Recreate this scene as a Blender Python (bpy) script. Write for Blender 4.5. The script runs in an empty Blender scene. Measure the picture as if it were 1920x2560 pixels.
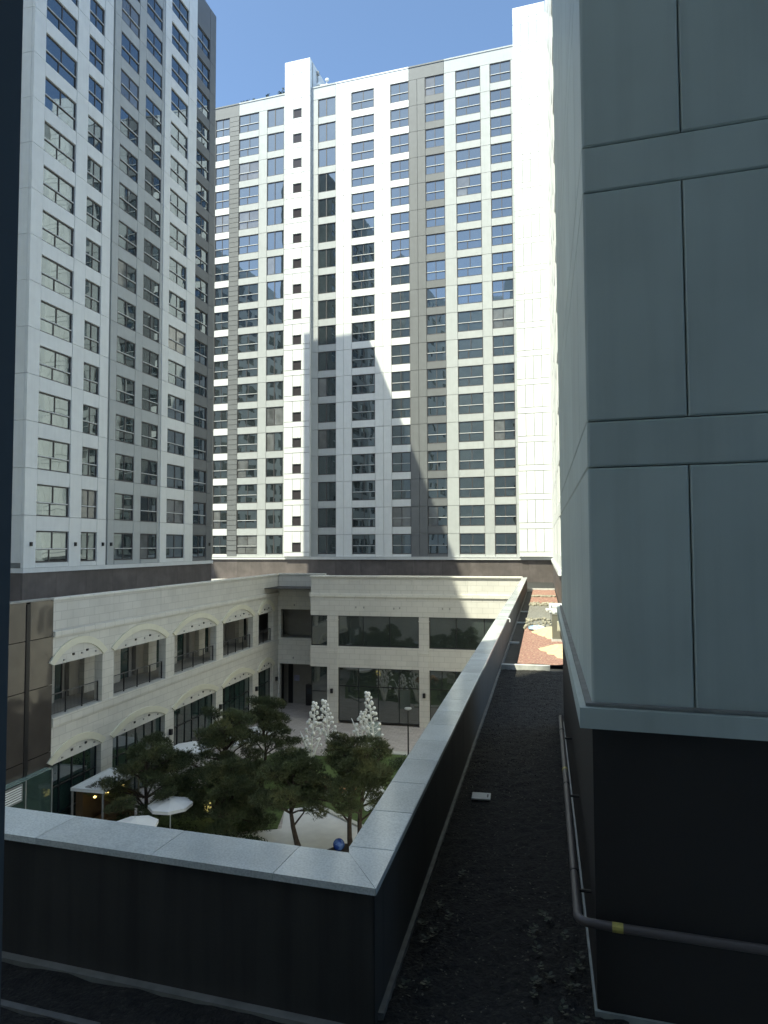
import bpy, math, random
from mathutils import Vector, Matrix
random.seed(7)
R = math.radians
ZC = 15.0                      # camera height above the courtyard paving
def Z(z): return z + ZC        # heights below are measured from eye level

# ------------------------------------------------------------------ camera, sky, sun, exposure
scn = bpy.context.scene
col = scn.collection
cam_d = bpy.data.cameras.new('camera'); cam = bpy.data.objects.new('camera', cam_d); col.objects.link(cam)
cam_d.sensor_fit = 'VERTICAL'; cam_d.sensor_height = 32.0; cam_d.lens = 32.0 * 1720 / 2560
cam_d.clip_start = 0.02; cam_d.clip_end = 3000
_p = math.atan(84 / 1720); _r = R(0.22)
_F = Vector((0, math.cos(_p), math.sin(_p))); _U0 = Vector((0, -math.sin(_p), math.cos(_p))); _R0 = Vector((1, 0, 0))
_Rt = _R0 * math.cos(_r) - _U0 * math.sin(_r); _Up = _U0 * math.cos(_r) + _R0 * math.sin(_r)
cam.matrix_world = Matrix(((_Rt.x, _Up.x, -_F.x, 0), (_Rt.y, _Up.y, -_F.y, 0), (_Rt.z, _Up.z, -_F.z, ZC), (0, 0, 0, 1)))
scn.camera = cam

SUN_D = Vector((14.1, 11.0, -27.4)).normalized()          # the way the light travels
sun_el = math.asin(-SUN_D.z); sun_az = math.atan2(-SUN_D.x, -SUN_D.y)
world = bpy.data.worlds.new('World'); scn.world = world; world.use_nodes = True
wn = world.node_tree.nodes; wl = world.node_tree.links
sky = wn.new('ShaderNodeTexSky'); sky.sky_type = 'NISHITA'; sky.sun_disc = False
sky.sun_elevation = sun_el; sky.sun_rotation = sun_az % (2 * math.pi)
sky.air_density = 0.37; sky.dust_density = 0.8; sky.ozone_density = 5.0
wl.new(sky.outputs[0], wn['Background'].inputs[0]); wn['Background'].inputs[1].default_value = 0.15
sl = bpy.data.lights.new('sun', 'SUN'); sl.energy = 2.0; sl.angle = R(0.53); sl.color = (1.0, 0.975, 0.93)
so = bpy.data.objects.new('sun', sl); col.objects.link(so); so.rotation_euler = SUN_D.to_track_quat('-Z', 'Y').to_euler()
so.location = (-30, -30, 90)
scn.view_settings.view_transform = 'Standard'; scn.view_settings.look = 'None'
scn.view_settings.exposure = 2.04; scn.view_settings.gamma = 1.0; scn.view_settings.use_curve_mapping = False
scn.view_settings.use_white_balance = True; scn.view_settings.white_balance_temperature = 7450; scn.view_settings.white_balance_tint = -4
scn.render.engine = 'CYCLES'; scn.cycles.diffuse_bounces = 8; scn.cycles.max_bounces = 14

# ------------------------------------------------------------------ materials
MATS = {}
def mat(name, c, rough=0.6, var=0.06, scale=3.0, rnd=0.03, bump=0.0, bscale=40.0, metal=0.0, ior=1.45, spec=0.5,
        c2=None, c2scale=8.0, c2lo=0.45, c2hi=0.6, streak=0.0, alpha=1.0, trans=0.0, emit=None, bdist=0.02, wobble=0.0, block=None):
    if name in MATS: return MATS[name]
    m = bpy.data.materials.new(name); m.use_nodes = True
    n = m.node_tree.nodes; l = m.node_tree.links; b = n['Principled BSDF']
    b.inputs['Roughness'].default_value = rough; b.inputs['Metallic'].default_value = metal
    b.inputs['IOR'].default_value = ior; b.inputs['Specular IOR Level'].default_value = spec
    b.inputs['Alpha'].default_value = alpha; b.inputs['Transmission Weight'].default_value = trans
    tc = n.new('ShaderNodeTexCoord'); oi = n.new('ShaderNodeObjectInfo')
    off = n.new('ShaderNodeVectorMath'); off.operation = 'MULTIPLY_ADD'
    l.new(oi.outputs['Random'], off.inputs[0]); off.inputs[1].default_value = (37, 53, 71); l.new(tc.outputs['Object'], off.inputs[2])
    nz = n.new('ShaderNodeTexNoise'); nz.inputs['Scale'].default_value = scale; nz.inputs['Detail'].default_value = 6
    l.new(off.outputs[0], nz.inputs['Vector'])
    mr = n.new('ShaderNodeMapRange'); mr.inputs[1].default_value = 0.3; mr.inputs[2].default_value = 0.7
    mr.inputs[3].default_value = 1 - var; mr.inputs[4].default_value = 1 + var
    l.new(nz.outputs[0], mr.inputs[0])
    r2 = n.new('ShaderNodeMapRange'); r2.inputs[3].default_value = 1 - rnd; r2.inputs[4].default_value = 1 + rnd
    l.new(oi.outputs['Random'], r2.inputs[0])
    mul = n.new('ShaderNodeMath'); mul.operation = 'MULTIPLY'; l.new(mr.outputs[0], mul.inputs[0]); l.new(r2.outputs[0], mul.inputs[1])
    val = mul.outputs[0]
    if streak > 0:                                  # rain streaks running down the face
        mp = n.new('ShaderNodeMapping'); mp.inputs['Scale'].default_value = (5, 5, 0.25); l.new(off.outputs[0], mp.inputs[0])
        ns = n.new('ShaderNodeTexNoise'); ns.inputs['Scale'].default_value = 1.2; ns.inputs['Detail'].default_value = 4; l.new(mp.outputs[0], ns.inputs['Vector'])
        ms = n.new('ShaderNodeMapRange'); ms.inputs[1].default_value = 0.45; ms.inputs[2].default_value = 0.75; ms.inputs[3].default_value = 1; ms.inputs[4].default_value = 1 - streak
        l.new(ns.outputs[0], ms.inputs[0])
        mm = n.new('ShaderNodeMath'); mm.operation = 'MULTIPLY'; l.new(val, mm.inputs[0]); l.new(ms.outputs[0], mm.inputs[1]); val = mm.outputs[0]
    if block:                                       # faint joints between facing blocks
        sx = n.new('ShaderNodeSeparateXYZ'); l.new(tc.outputs['Object'], sx.inputs[0]); ad = n.new('ShaderNodeMath'); l.new(sx.outputs[0], ad.inputs[0]); l.new(sx.outputs[1], ad.inputs[1])
        cv = n.new('ShaderNodeCombineXYZ'); l.new(ad.outputs[0], cv.inputs[0]); l.new(sx.outputs[2], cv.inputs[1])
        bk = n.new('ShaderNodeTexBrick'); bk.inputs['Scale'].default_value = 1; bk.inputs['Brick Width'].default_value = block[0]; bk.inputs['Row Height'].default_value = block[1]; bk.inputs['Mortar Size'].default_value = .02
        bk.inputs['Color1'].default_value = (1, 1, 1, 1); bk.inputs['Color2'].default_value = (.94, .94, .94, 1); bk.inputs['Mortar'].default_value = (.80, .80, .80, 1); l.new(cv.outputs[0], bk.inputs['Vector'])
        mk_ = n.new('ShaderNodeMath'); mk_.operation = 'MULTIPLY'; l.new(val, mk_.inputs[0]); l.new(bk.outputs[0], mk_.inputs[1]); val = mk_.outputs[0]
    if c2 is not None:
        n2 = n.new('ShaderNodeTexNoise'); n2.inputs['Scale'].default_value = c2scale; n2.inputs['Detail'].default_value = 8
        l.new(off.outputs[0], n2.inputs['Vector'])
        rp = n.new('ShaderNodeMapRange'); rp.inputs[1].default_value = c2lo; rp.inputs[2].default_value = c2hi; l.new(n2.outputs[0], rp.inputs[0])
        mx = n.new('ShaderNodeMix'); mx.data_type = 'RGBA'; mx.inputs[6].default_value = (*c, 1); mx.inputs[7].default_value = (*c2, 1)
        l.new(rp.outputs[0], mx.inputs[0]); base = mx.outputs[2]
    else:
        rgb = n.new('ShaderNodeRGB'); rgb.outputs[0].default_value = (*c, 1); base = rgb.outputs[0]
    vm = n.new('ShaderNodeVectorMath'); vm.operation = 'SCALE'; l.new(base, vm.inputs[0]); l.new(val, vm.inputs['Scale'])
    l.new(vm.outputs[0], b.inputs['Base Color'])
    if bump > 0:
        nb = n.new('ShaderNodeTexNoise'); nb.inputs['Scale'].default_value = bscale; nb.inputs['Detail'].default_value = 5
        l.new(off.outputs[0], nb.inputs['Vector'])
        bp = n.new('ShaderNodeBump'); bp.inputs['Strength'].default_value = bump; bp.inputs['Distance'].default_value = bdist
        l.new(nb.outputs[0], bp.inputs['Height']); l.new(bp.outputs[0], b.inputs['Normal'])
    if wobble > 0:                                  # slightly bowed panes: each reflects a little differently
        nb = n.new('ShaderNodeTexNoise'); nb.inputs['Scale'].default_value = 0.55; nb.inputs['Detail'].default_value = 1
        l.new(off.outputs[0], nb.inputs['Vector'])
        bp = n.new('ShaderNodeBump'); bp.inputs['Strength'].default_value = 1.0; bp.inputs['Distance'].default_value = wobble
        l.new(nb.outputs[0], bp.inputs['Height']); l.new(bp.outputs[0], b.inputs['Normal'])
    if emit:
        b.inputs['Emission Color'].default_value = (*emit[0], 1); b.inputs['Emission Strength'].default_value = emit[1]
    MATS[name] = m
    return m

WHITE = mat('white_panel', (0.705, 0.72, 0.712), 0.55, 0.035, 1.5, 0.025, streak=0.05)
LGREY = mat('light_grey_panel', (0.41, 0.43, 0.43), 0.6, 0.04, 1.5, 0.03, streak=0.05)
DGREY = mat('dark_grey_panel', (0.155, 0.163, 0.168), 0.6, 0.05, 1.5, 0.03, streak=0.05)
JOINT = mat('joint_backing', (0.30, 0.31, 0.31), 0.8)
BASE = mat('brown_granite', (0.115, 0.10, 0.095), 0.5, 0.1, 2.0, 0.05, streak=0.12, c2=(0.145, 0.125, 0.12), c2scale=0.6)
FRAME = mat('bronze_frame', (0.075, 0.07, 0.072), 0.45)
RAIL = mat('aluminium_rail', (0.55, 0.56, 0.56), 0.4)
GLASS = mat('reflective_glass', (0.022, 0.028, 0.028), 0.02, 0.2, 1.0, 0.3, ior=2.9, wobble=0.009)
GLASS.node_tree.nodes['Principled BSDF'].inputs['Specular Tint'].default_value = (0.80, 0.92, 1.0, 1)
GLASS2 = mat('glass_before_blind', (0.12, 0.125, 0.125), 0.04, 0.2, 1.5, 0.3, ior=2.3, wobble=0.012)
SGLASS = mat('shop_glass', (0.02, 0.045, 0.040), 0.02, 0.2, 1.0, 0.3, ior=2.5, wobble=0.01)
DARKG = mat('dark_polished_glass', (0.075, 0.066, 0.06), 0.08, 0.15, 1.0, 0.1, ior=1.65, wobble=0.03)
STONE = mat('beige_stone', (0.68, 0.665, 0.61), 0.7, 0.05, 1.0, 0.03, streak=0.02, block=(.9, .45))
STONE2 = mat('greyer_stone', (0.60, 0.585, 0.545), 0.7, 0.07, 0.5, 0.03, streak=0.03, block=(.9, .45))
CREAM = mat('cream_trim', (0.72, 0.70, 0.57), 0.65, 0.04, 2.0)
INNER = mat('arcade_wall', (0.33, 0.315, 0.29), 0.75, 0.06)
GRANITE = mat('granite_coping', (0.68, 0.71, 0.70), 0.13, 0.10, 2.0, 0.13, c2=(0.53, 0.56, 0.56), c2scale=55, c2lo=0.4, c2hi=0.65)
PARAIN = mat('dark_render', (0.045, 0.043, 0.040), 0.7, 0.15, 1.2, bump=0.1, bscale=60, streak=0.4)
SOIL = mat('soil', (0.020, 0.019, 0.017), 0.95, 0.5, 14, bump=1.0, bscale=30, bdist=0.05, c2=(0.04, 0.037, 0.032), c2scale=25, c2lo=0.55, c2hi=0.7)
STRIP = mat('sealant_strip', (0.20, 0.20, 0.19), 0.6, 0.2, 6)
BLACK = mat('black_metal', (0.02, 0.02, 0.022), 0.4)
WHITEM = mat('white_metal', (0.75, 0.77, 0.76), 0.4)
STEEL = mat('painted_steel', (0.28, 0.28, 0.27), 0.4)

# ------------------------------------------------------------------ helpers
class MB:
    def __init__(s): s.v = []; s.f = []
    def box(s, x0, x1, y0, y1, z0, z1):
        b = len(s.v)
        s.v += [(x0, y0, z0), (x1, y0, z0), (x1, y1, z0), (x0, y1, z0), (x0, y0, z1), (x1, y0, z1), (x1, y1, z1), (x0, y1, z1)]
        s.f += [(b, b+3, b+2, b+1), (b+4, b+5, b+6, b+7), (b, b+1, b+5, b+4), (b+1, b+2, b+6, b+5), (b+2, b+3, b+7, b+6), (b+3, b, b+4, b+7)]
        return s
    def prism(s, pts, z0, z1):                       # outline (x, y) counter-clockwise, extruded upwards
        b = len(s.v); n = len(pts)
        s.v += [(p[0], p[1], z0) for p in pts] + [(p[0], p[1], z1) for p in pts]
        s.f += [tuple(range(b + n - 1, b - 1, -1)), tuple(range(b + n, b + 2 * n))]
        s.f += [(b + i, b + (i + 1) % n, b + n + (i + 1) % n, b + n + i) for i in range(n)]
        return s
    def extr(s, pts, vec):                           # any planar outline extruded along vec
        b = len(s.v); n = len(pts); vec = Vector(vec)
        s.v += [tuple(p) for p in pts] + [tuple(Vector(p) + vec) for p in pts]
        s.f += [tuple(range(b + n - 1, b - 1, -1)), tuple(range(b + n, b + 2 * n))]
        s.f += [(b + i, b + (i + 1) % n, b + n + (i + 1) % n, b + n + i) for i in range(n)]
        return s
    def tube(s, pts, rad, n=8, cap=True):
        pts = [Vector(p) for p in pts]; rad = rad if isinstance(rad, (list, tuple)) else [rad] * len(pts)
        b = len(s.v); up = Vector((0, 0, 1))
        for i, p in enumerate(pts):
            d = (pts[min(i + 1, len(pts) - 1)] - pts[max(i - 1, 0)]).normalized()
            a = d.cross(up)
            if a.length < 1e-3: a = d.cross(Vector((1, 0, 0)))
            a.normalize(); c = d.cross(a)
            for k in range(n):
                t = 2 * math.pi * k / n; s.v.append(tuple(p + (a * math.cos(t) + c * math.sin(t)) * rad[i]))
        for i in range(len(pts) - 1):
            for k in range(n):
                q = b + i * n; s.f.append((q + k, q + (k + 1) % n, q + n + (k + 1) % n, q + n + k))
        if cap:
            s.f.append(tuple(range(b + n - 1, b - 1, -1))); e = b + (len(pts) - 1) * n; s.f.append(tuple(range(e, e + n)))
        return s
    def ball(s, c, r, nu=10, nv=7, sq=(1, 1, 1)):
        b = len(s.v); c = Vector(c)
        for j in range(nv + 1):
            t = math.pi * j / nv
            for i in range(nu):
                p = 2 * math.pi * i / nu
                s.v.append((c.x + r * sq[0] * math.sin(t) * math.cos(p), c.y + r * sq[1] * math.sin(t) * math.sin(p), c.z + r * sq[2] * math.cos(t)))
        for j in range(nv):
            for i in range(nu):
                q = b + j * nu; s.f.append((q + i, q + nu + i, q + nu + (i + 1) % nu, q + (i + 1) % nu))
        return s
    def cbox(s, x0, x1, y0, y1, z0, z1, c):          # box with its upper edges chamfered
        b = len(s.v)
        s.v += [(x0, y0, z0), (x1, y0, z0), (x1, y1, z0), (x0, y1, z0), (x0, y0, z1-c), (x1, y0, z1-c), (x1, y1, z1-c), (x0, y1, z1-c),
                (x0+c, y0+c, z1), (x1-c, y0+c, z1), (x1-c, y1-c, z1), (x0+c, y1-c, z1)]
        s.f += [(b, b+3, b+2, b+1), (b+8, b+9, b+10, b+11)]
        for k in (0, 4):
            s.f += [(b+k+i, b+k+(i+1) % 4, b+k+4+(i+1) % 4, b+k+4+i) for i in range(4)]
        return s
    def fbox(s, x0, x1, y0, y1, z0, z1, c):          # panel whose -y face edges are chamfered
        b = len(s.v)
        s.v += [(x0, y1, z0), (x1, y1, z0), (x1, y1, z1), (x0, y1, z1), (x0, y0+c, z0), (x1, y0+c, z0), (x1, y0+c, z1), (x0, y0+c, z1),
                (x0+c, y0, z0+c), (x1-c, y0, z0+c), (x1-c, y0, z1-c), (x0+c, y0, z1-c)]
        s.f += [(b, b+3, b+2, b+1), (b+8, b+9, b+10, b+11)]
        for k in (0, 4):
            s.f += [(b+k+i, b+k+(i+1) % 4, b+k+4+(i+1) % 4, b+k+4+i) for i in range(4)]
        return s
    def mesh(s, name, m, smooth=False):
        me = bpy.data.meshes.new(name); me.from_pydata(s.v, [], s.f); me.update()
        if m: me.materials.append(m)
        if smooth: me.polygons.foreach_set('use_smooth', [True] * len(me.polygons))
        return me
    def build(s, name, m, parent=None, loc=(0, 0, 0), rot=(0, 0, 0), smooth=False):
        return put(name, s.mesh(name, m, smooth), parent, loc, rot)
def put(name, me, parent=None, loc=(0, 0, 0), rot=(0, 0, 0), scale=None):
    o = bpy.data.objects.new(name, me); col.objects.link(o); o.parent = parent; o.location = loc; o.rotation_euler = rot
    if scale: o.scale = scale
    return o
def tag(o, label=None, cat=None, group=None, kind=None):
    if label: o['label'] = label
    if cat: o['category'] = cat
    if group: o['group'] = group
    if kind: o['kind'] = kind
    return o
def thing(name, label, cat, loc=(0, 0, 0), rz=0.0, group=None):
    o = bpy.data.objects.new(name, None); col.objects.link(o); o.location = loc; o.rotation_euler = (0, 0, rz)
    o.empty_display_size = 0.2
    return tag(o, label, cat, group)
CACHE = {}
def cached(key, fn):
    if key not in CACHE: CACHE[key] = fn()
    return CACHE[key]
def panel(name, root, x0, x1, z0, z1, m, y0=0.0, y1=0.2, g=0.018, ch=0.0):
    w = round(x1 - x0 - 2 * g, 3); h = round(z1 - z0 - 2 * g, 3)
    def mk():
        b = MB()
        if ch: b.fbox(0, w, 0, y1 - y0, 0, h, ch)
        else: b.box(0, w, 0, y1 - y0, 0, h)
        return b.mesh(name, m)
    return put(name, cached((name, w, h, round(y1 - y0, 3), m.name, ch), mk), root, (x0 + g, y0, z0 + g))
def window(root, x0, x1, z0, z1, style, y=0.07):
    """frame with mullions > glass panes and a guard rail; front of the frame at y"""
    w = round(x1 - x0 - 0.02, 3); h = round(z1 - z0 - 0.02, 3); t = 0.065
    def mk():
        b = MB()
        b.box(0, w, 0, .1, 0, t).box(0, w, 0, .1, h - t, h).box(0, t, 0, .1, t, h - t).box(w - t, w, 0, .1, t, h - t)
        zt = h * 0.42; xm = w * {'a': .52, 'b': .5, 'c': .46}[style]
        if style == 'c':
            b.box(xm - .045, xm + .045, .004, .096, t, h - t)
        else:
            b.box(t, w - t, .004, .096, zt - .04, zt + .04)
            b.box(xm - .035, xm + .035, .008, .092, zt + .04, h - t)
            xl = xm - (.0 if style == 'b' else .25); b.box(xl - .035, xl + .035, .008, .092, t, zt - .04)
        return b.mesh('window', FRAME)
    o = put('window', cached(('win', w, h, style), mk), root, (x0 + .01, y, z0 + .01))
    zt = h * 0.42; xm = w * {'a': .52, 'b': .5, 'c': .46}[style]
    gp = lambda wx, hz, gm: cached(('pane', round(wx, 3), round(hz, 3), gm.name), lambda: MB().box(0, wx, 0, .012, 0, hz).mesh('pane', gm))
    blind = random.random() < .09; full = random.random() < .4
    def pane(xa, xb, za, zb):
        put('pane', gp(xb - xa, zb - za, GLASS2 if blind and (full or xa < .3) else GLASS), o, (xa, .045, za), (random.gauss(0, .0022), 0, random.gauss(0, .003)))
    if style == 'c':
        pane(t, xm - .045, t, h - t); pane(xm + .045, w - t, t, h - t)
    else:
        xl = xm - (.0 if style == 'b' else .25)
        pane(t, xm - .035, zt + .04, h - t); pane(xm + .035, w - t, zt + .04, h - t)
        pane(t, xl - .035, t, zt - .04); pane(xl + .035, w - t, t, zt - .04)
        put('guard_rail', cached(('gr', w), lambda: MB().box(t, w - t, -.05, -.005, -.03, .03).mesh('guard_rail', RAIL)), o, (0, 0, zt + .02))
    return o

# ------------------------------------------------------------------ ground
g = MB().box(-900, 900, -900, 1200, -0.6, -0.02).build('ground', mat('far_ground', (0.16, 0.155, 0.145), 0.9, 0.2, 0.02)); tag(g, kind='structure')

# ------------------------------------------------------------------ far tower
ft = thing('apartment_tower', 'white and grey apartment tower facing across the courtyard, crossed by a slanting shadow', 'tower', (-2.6, 75, 0), R(-17))
def col_body(root, x0, x1, y0, y1, z0, z1, m=JOINT, name='wall'):
    return MB().box(x0, x1, y0, y1, z0, z1).build(name, m, root)
SH = 2.933; NR = 18; W0 = Z(-0.91); WH = 2.14
col_body(ft, -30, 20.4, 0.2, 16, Z(-3.9), Z(52.55))
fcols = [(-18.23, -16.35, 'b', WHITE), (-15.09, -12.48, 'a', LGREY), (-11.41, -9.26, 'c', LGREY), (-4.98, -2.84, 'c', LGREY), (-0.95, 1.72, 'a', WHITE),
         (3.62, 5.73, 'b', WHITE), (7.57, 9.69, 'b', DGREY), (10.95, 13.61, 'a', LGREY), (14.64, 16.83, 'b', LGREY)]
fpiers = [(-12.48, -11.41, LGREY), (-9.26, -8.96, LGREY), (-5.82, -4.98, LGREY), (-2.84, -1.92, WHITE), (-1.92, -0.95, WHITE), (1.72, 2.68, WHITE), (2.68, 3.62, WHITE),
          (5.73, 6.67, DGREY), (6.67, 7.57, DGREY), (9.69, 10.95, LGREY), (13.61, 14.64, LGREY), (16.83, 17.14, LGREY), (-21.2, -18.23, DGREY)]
for k in range(NR):
    zb = W0 + SH * k; zt = zb + WH
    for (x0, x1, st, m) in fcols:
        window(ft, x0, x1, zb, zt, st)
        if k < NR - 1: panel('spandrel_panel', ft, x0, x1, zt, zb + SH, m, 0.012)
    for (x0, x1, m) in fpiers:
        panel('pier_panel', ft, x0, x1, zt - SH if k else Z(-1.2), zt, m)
    for i in range(5):
        h = SH / 5; panel('banded_panel', ft, -16.35, -15.09, zt - SH + i * h + (0 if k else .01), zt - SH + (i + 1) * h, DGREY, 0.0, g=0.022) if (k or i > 1) else None
ztop = W0 + SH * (NR - 1) + WH
for (x0, x1, m) in [(-30, -15.09, DGREY), (-15.09, -8.96, LGREY), (-5.82, -2.84, LGREY), (-2.84, 5.73, WHITE), (5.73, 9.69, DGREY), (9.69, 17.14, LGREY)]:
    panel('parapet_panel', ft, x0, x1, ztop, Z(52.5), m, 0.0)
    panel('parapet_cap', ft, x0, x1, Z(52.5), Z(52.66), m, -0.05, 0.5, g=0.004)
for (x0, x1, m) in [(-30, -21.2, DGREY)]:
    panel('end_panel', ft, x0, x1, Z(-1.2), ztop, m)
for (x0, x1, st, m) in fcols: panel('sill_panel', ft, x0, x1, Z(-1.2), W0, m, 0.012)
panel('banded_panel', ft, -16.35, -15.09, Z(-1.2), zt - SH * NR + SH * 2 / 5 if False else W0 + .35, DGREY, 0.0, g=.022)
MB().box(-30, 20.4, -0.14, 0.1, Z(-1.5), Z(-1.2)).box(-30, 20.4, -0.19, 0.1, Z(-1.26), Z(-1.205)).build('ledge', WHITE, ft)
for i in range(17):
    panel('plinth_slab', ft, -30 + i * 3, -27 + i * 3 if i < 16 else 20.4, Z(-3.9), Z(-1.5), BASE, 0.03, 0.2, g=.006)
# stair shafts standing proud of the facade
def shaft(x0, x1, z1, ncol, wins):
    b = MB().box(x0 + .02, x1 - .02, -0.25, 0.19, Z(-1.2), Z(z1) - .02)
    b.box(x0 + .02, x1 - .02, 0.21, 7.0, Z(52.6), Z(z1) - .02)
    b.build('shaft_core', JOINT, ft)
    k = 0; wcell = (x1 - x0) / ncol
    for k in range(20):
        zb = W0 + 0.15 + SH * k - 0.55; zt = min(zb + SH, Z(z1))
        if zb > Z(z1) - .3: break
        za = zb if k else Z(-1.2)
        panel('shaft_band', ft, x0, x1, za, zb + .62, WHITE, -0.40, -0.25, .035)
        if zb + .62 >= zt - .05: continue
        for c in range(ncol):
            xa = x0 + c * wcell; xb = xa + wcell
            if wins and c == 1 and k < 18:
                s0 = zb + .62; s1 = s0 + 1.05
                panel('shaft_panel', ft, xa, xb, s1, zt, WHITE, -0.40, -0.25, .024)
                wd = put('stair_window', cached(('sw',), lambda: MB().box(0, wcell - .06, 0, .05, 0, .05).box(0, wcell - .06, 0, .05, .96, 1.01).box(0, .05, 0, .05, .05, .96).box(wcell - .11, wcell - .06, 0, .05, .05, .96).mesh('stair_window', FRAME)), ft, (xa + .03, -.31, s0 + .02))
                put('pane', cached(('swp',), lambda: MB().box(.05, wcell - .11, .02, .03, .05, .96).mesh('pane', mat('dull_dark_glass', (0.05, 0.045, 0.05), 0.15))), wd)
            else:
                panel('shaft_panel', ft, xa, xb, zb + .62, zt, WHITE, -0.40, -0.25, .024)
    MB().box(x0, x1, -0.42, 7.0, Z(z1) - .02, Z(z1) + .08).build('shaft_cap', WHITE, ft)
    for sx in (x0, x1 - .018): MB().box(sx, sx + .018, -0.40, 0.19, Z(-1.2), Z(z1) - .03).build('shaft_cheek', WHITE, ft)
    for sx in (x0 + .001, x1 - .019): MB().box(sx, sx + .018, 0.51, 6.95, Z(52.7), Z(z1) - .03).build('shaft_cheek', WHITE, ft)
shaft(-8.96, -5.82, 55.9, 3, True)
shaft(17.14, 20.42, 56.2, 4, False)
MB().tube([(-5.7, 1.6, Z(52.6)), (-5.7, 1.6, Z(55.3))], .07).box(-5.85, -5.55, 1.45, 1.75, Z(55.2), Z(55.6)).build('vent_pipe', STEEL, ft)
# roof things on the far tower
FT = Matrix.Translation((-2.6, 75, 0)) @ Matrix.Rotation(R(-17), 4, 'Z')
an = thing('roof_antenna', 'small white antenna cluster on the far tower roof beside the stair shaft', 'antenna', FT @ Vector((-4.3, 0.9, Z(52.55))), R(-17))
MB().tube([(0, 0, 0), (0, 0, 1.3)], .06).tube([(-.9, 0, .8), (.25, 0, .8)], .05).build('mast', WHITEM, an)
for (x, z) in ((-.95, .95), (-.55, .6), (.1, 1.25)): MB().ball((x, -.1, z), .26, 10, 6, (1, .6, .8)).build('dish', WHITEM, an, smooth=True)
LEAFD = mat('dark_leaf', (0.028, 0.04, 0.02), 0.7, 0.3, 3)
for i, (x, h, lab) in enumerate([(-14.9, .45, 'leftmost'), (-14.2, .5, 'second'), (-13.4, .45, 'third'), (-11.7, .75, 'fourth'), (-10.0, .6, 'fifth'), (-9.6, 1.05, 'tallest, rightmost')]):
    b = MB()
    for j in range(60):
        a = random.uniform(0, 6.28); r = random.random() * .28; z = random.random() * h; q = Vector((r * math.cos(a), r * math.sin(a), z + .1))
        d = Vector((random.gauss(0, 1), random.gauss(0, 1), random.gauss(.4, .6))).normalized() * .2; e = Vector((random.gauss(0, 1), random.gauss(0, 1), 0)).normalized() * .07
        n0 = len(b.v); b.v += [tuple(q - e), tuple(q + e), tuple(q + d)]; b.f.append((n0, n0 + 1, n0 + 2))
    b.tube([(0, 0, -.1), (0, 0, h * .7)], .03)
    tag(b.build('roof_shrub', LEAFD, None, FT @ Vector((x, .55, Z(52.6)))), lab + ' of the dark shrub tips showing above the far tower parapet', 'shrub', 'shrubs on the far tower roof')

# ------------------------------------------------------------------ left tower
lt = thing('apartment_tower', 'white apartment tower on the left seen at an angle, in shade, grey end bay', 'tower', (-21.5, 43.1, 0), R(75))
LS = 2.92; LN = 17; L0 = Z(-0.98); LWH = 1.98
S0, S1 = -1.4, 21.45
col_body(lt, S0 + .2, S1 - .02, 0.2, 7.2, Z(-3.9), Z(50.9))
MB().box(S0 + .2, S1 - .02, 0.2, 7.2, Z(50.9), Z(51.0)).build('roof_cap', WHITE, lt)
lcols = [(-0.39, 2.52, 'a', WHITE), (3.68, 5.31, 'b', WHITE), (7.28, 9.54, 'b', LGREY), (10.44, 12.67, 'b', LGREY), (13.93, 16.65, 'b', WHITE), (18.09, 20.35, 'b', DGREY)]
lpiers = [(S0, -0.39, WHITE, 0), (2.52, 3.68, WHITE, 0), (5.31, 6.27, WHITE, 0), (6.53, 7.28, LGREY, .06), (9.54, 10.44, LGREY, .06), (12.67, 13.0, LGREY, .06), (13.0, 13.93, WHITE, 0), (16.65, 18.05, WHITE, 0), (20.35, S1, DGREY, 0)]
for k in range(LN):
    zb = L0 + LS * k; zt = zb + LWH
    for (x0, x1, st, m) in lcols:
        window(lt, x0, x1, zb, zt, st, .10)
        panel('spandrel_panel', lt, x0, x1, zt, zb + LS if k < LN - 1 else Z(50.9), m, 0.07 if m is LGREY else 0.012, g=.014)
    for (x0, x1, m, dy) in lpiers:
        panel('pier_panel', lt, x0, x1, zb if k else Z(-1.3), zb + LS if k < LN - 1 else Z(50.9), m, dy, g=.014)
    MB().box(6.27, 6.53, .15, .2, zb, zb + LS).build('joint_strip', JOINT, lt) if k == 0 else None
    for (y0, y1) in ((0.2, 2.6), (2.6, 5.0), (5.0, 7.2)):
        w = y1 - y0
        put('end_panel', cached(('ep', round(w, 2)), lambda: MB().box(0, .2, 0.012, w - .012, 0.012, LS - .012).mesh('end_panel', WHITE)), lt, (S0, y0, zb))
for (x0, x1, st, m) in lcols: panel('sill_panel', lt, x0, x1, Z(-1.3), L0, m, 0.012)
MB().box(S0 - .12, S1, -0.12, 0.1, Z(-1.58), Z(-1.3)).box(S0 - .12, S0 + .1, .1, 7.2, Z(-1.58), Z(-1.3)).build('ledge', WHITE, lt)
for i in range(8):
    panel('plinth_slab', lt, S0 + .03 + i * 2.85, S0 + .03 + (i + 1) * 2.85 if i < 7 else S1, Z(-3.8), Z(-1.58), BASE, 0.04, 0.2, g=.005)
MB().box(S0 + .03, S0 + .2, 0.205, 7.2, Z(-3.8), Z(-1.58)).build('plinth_slab', BASE, lt)
for (x, lab) in ((-0.85, 'x'), (3.1, 'x'), (5.9, 'x'), (6.9, 'x'), (20.9, 'x')):
    MB().box(x - .07, x + .07, -.12 + (.06 if x == 6.9 else 0), 0 + (.06 if x == 6.9 else 0), Z(0.05), Z(.3)).build('wall_box', BLACK, lt)

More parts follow.
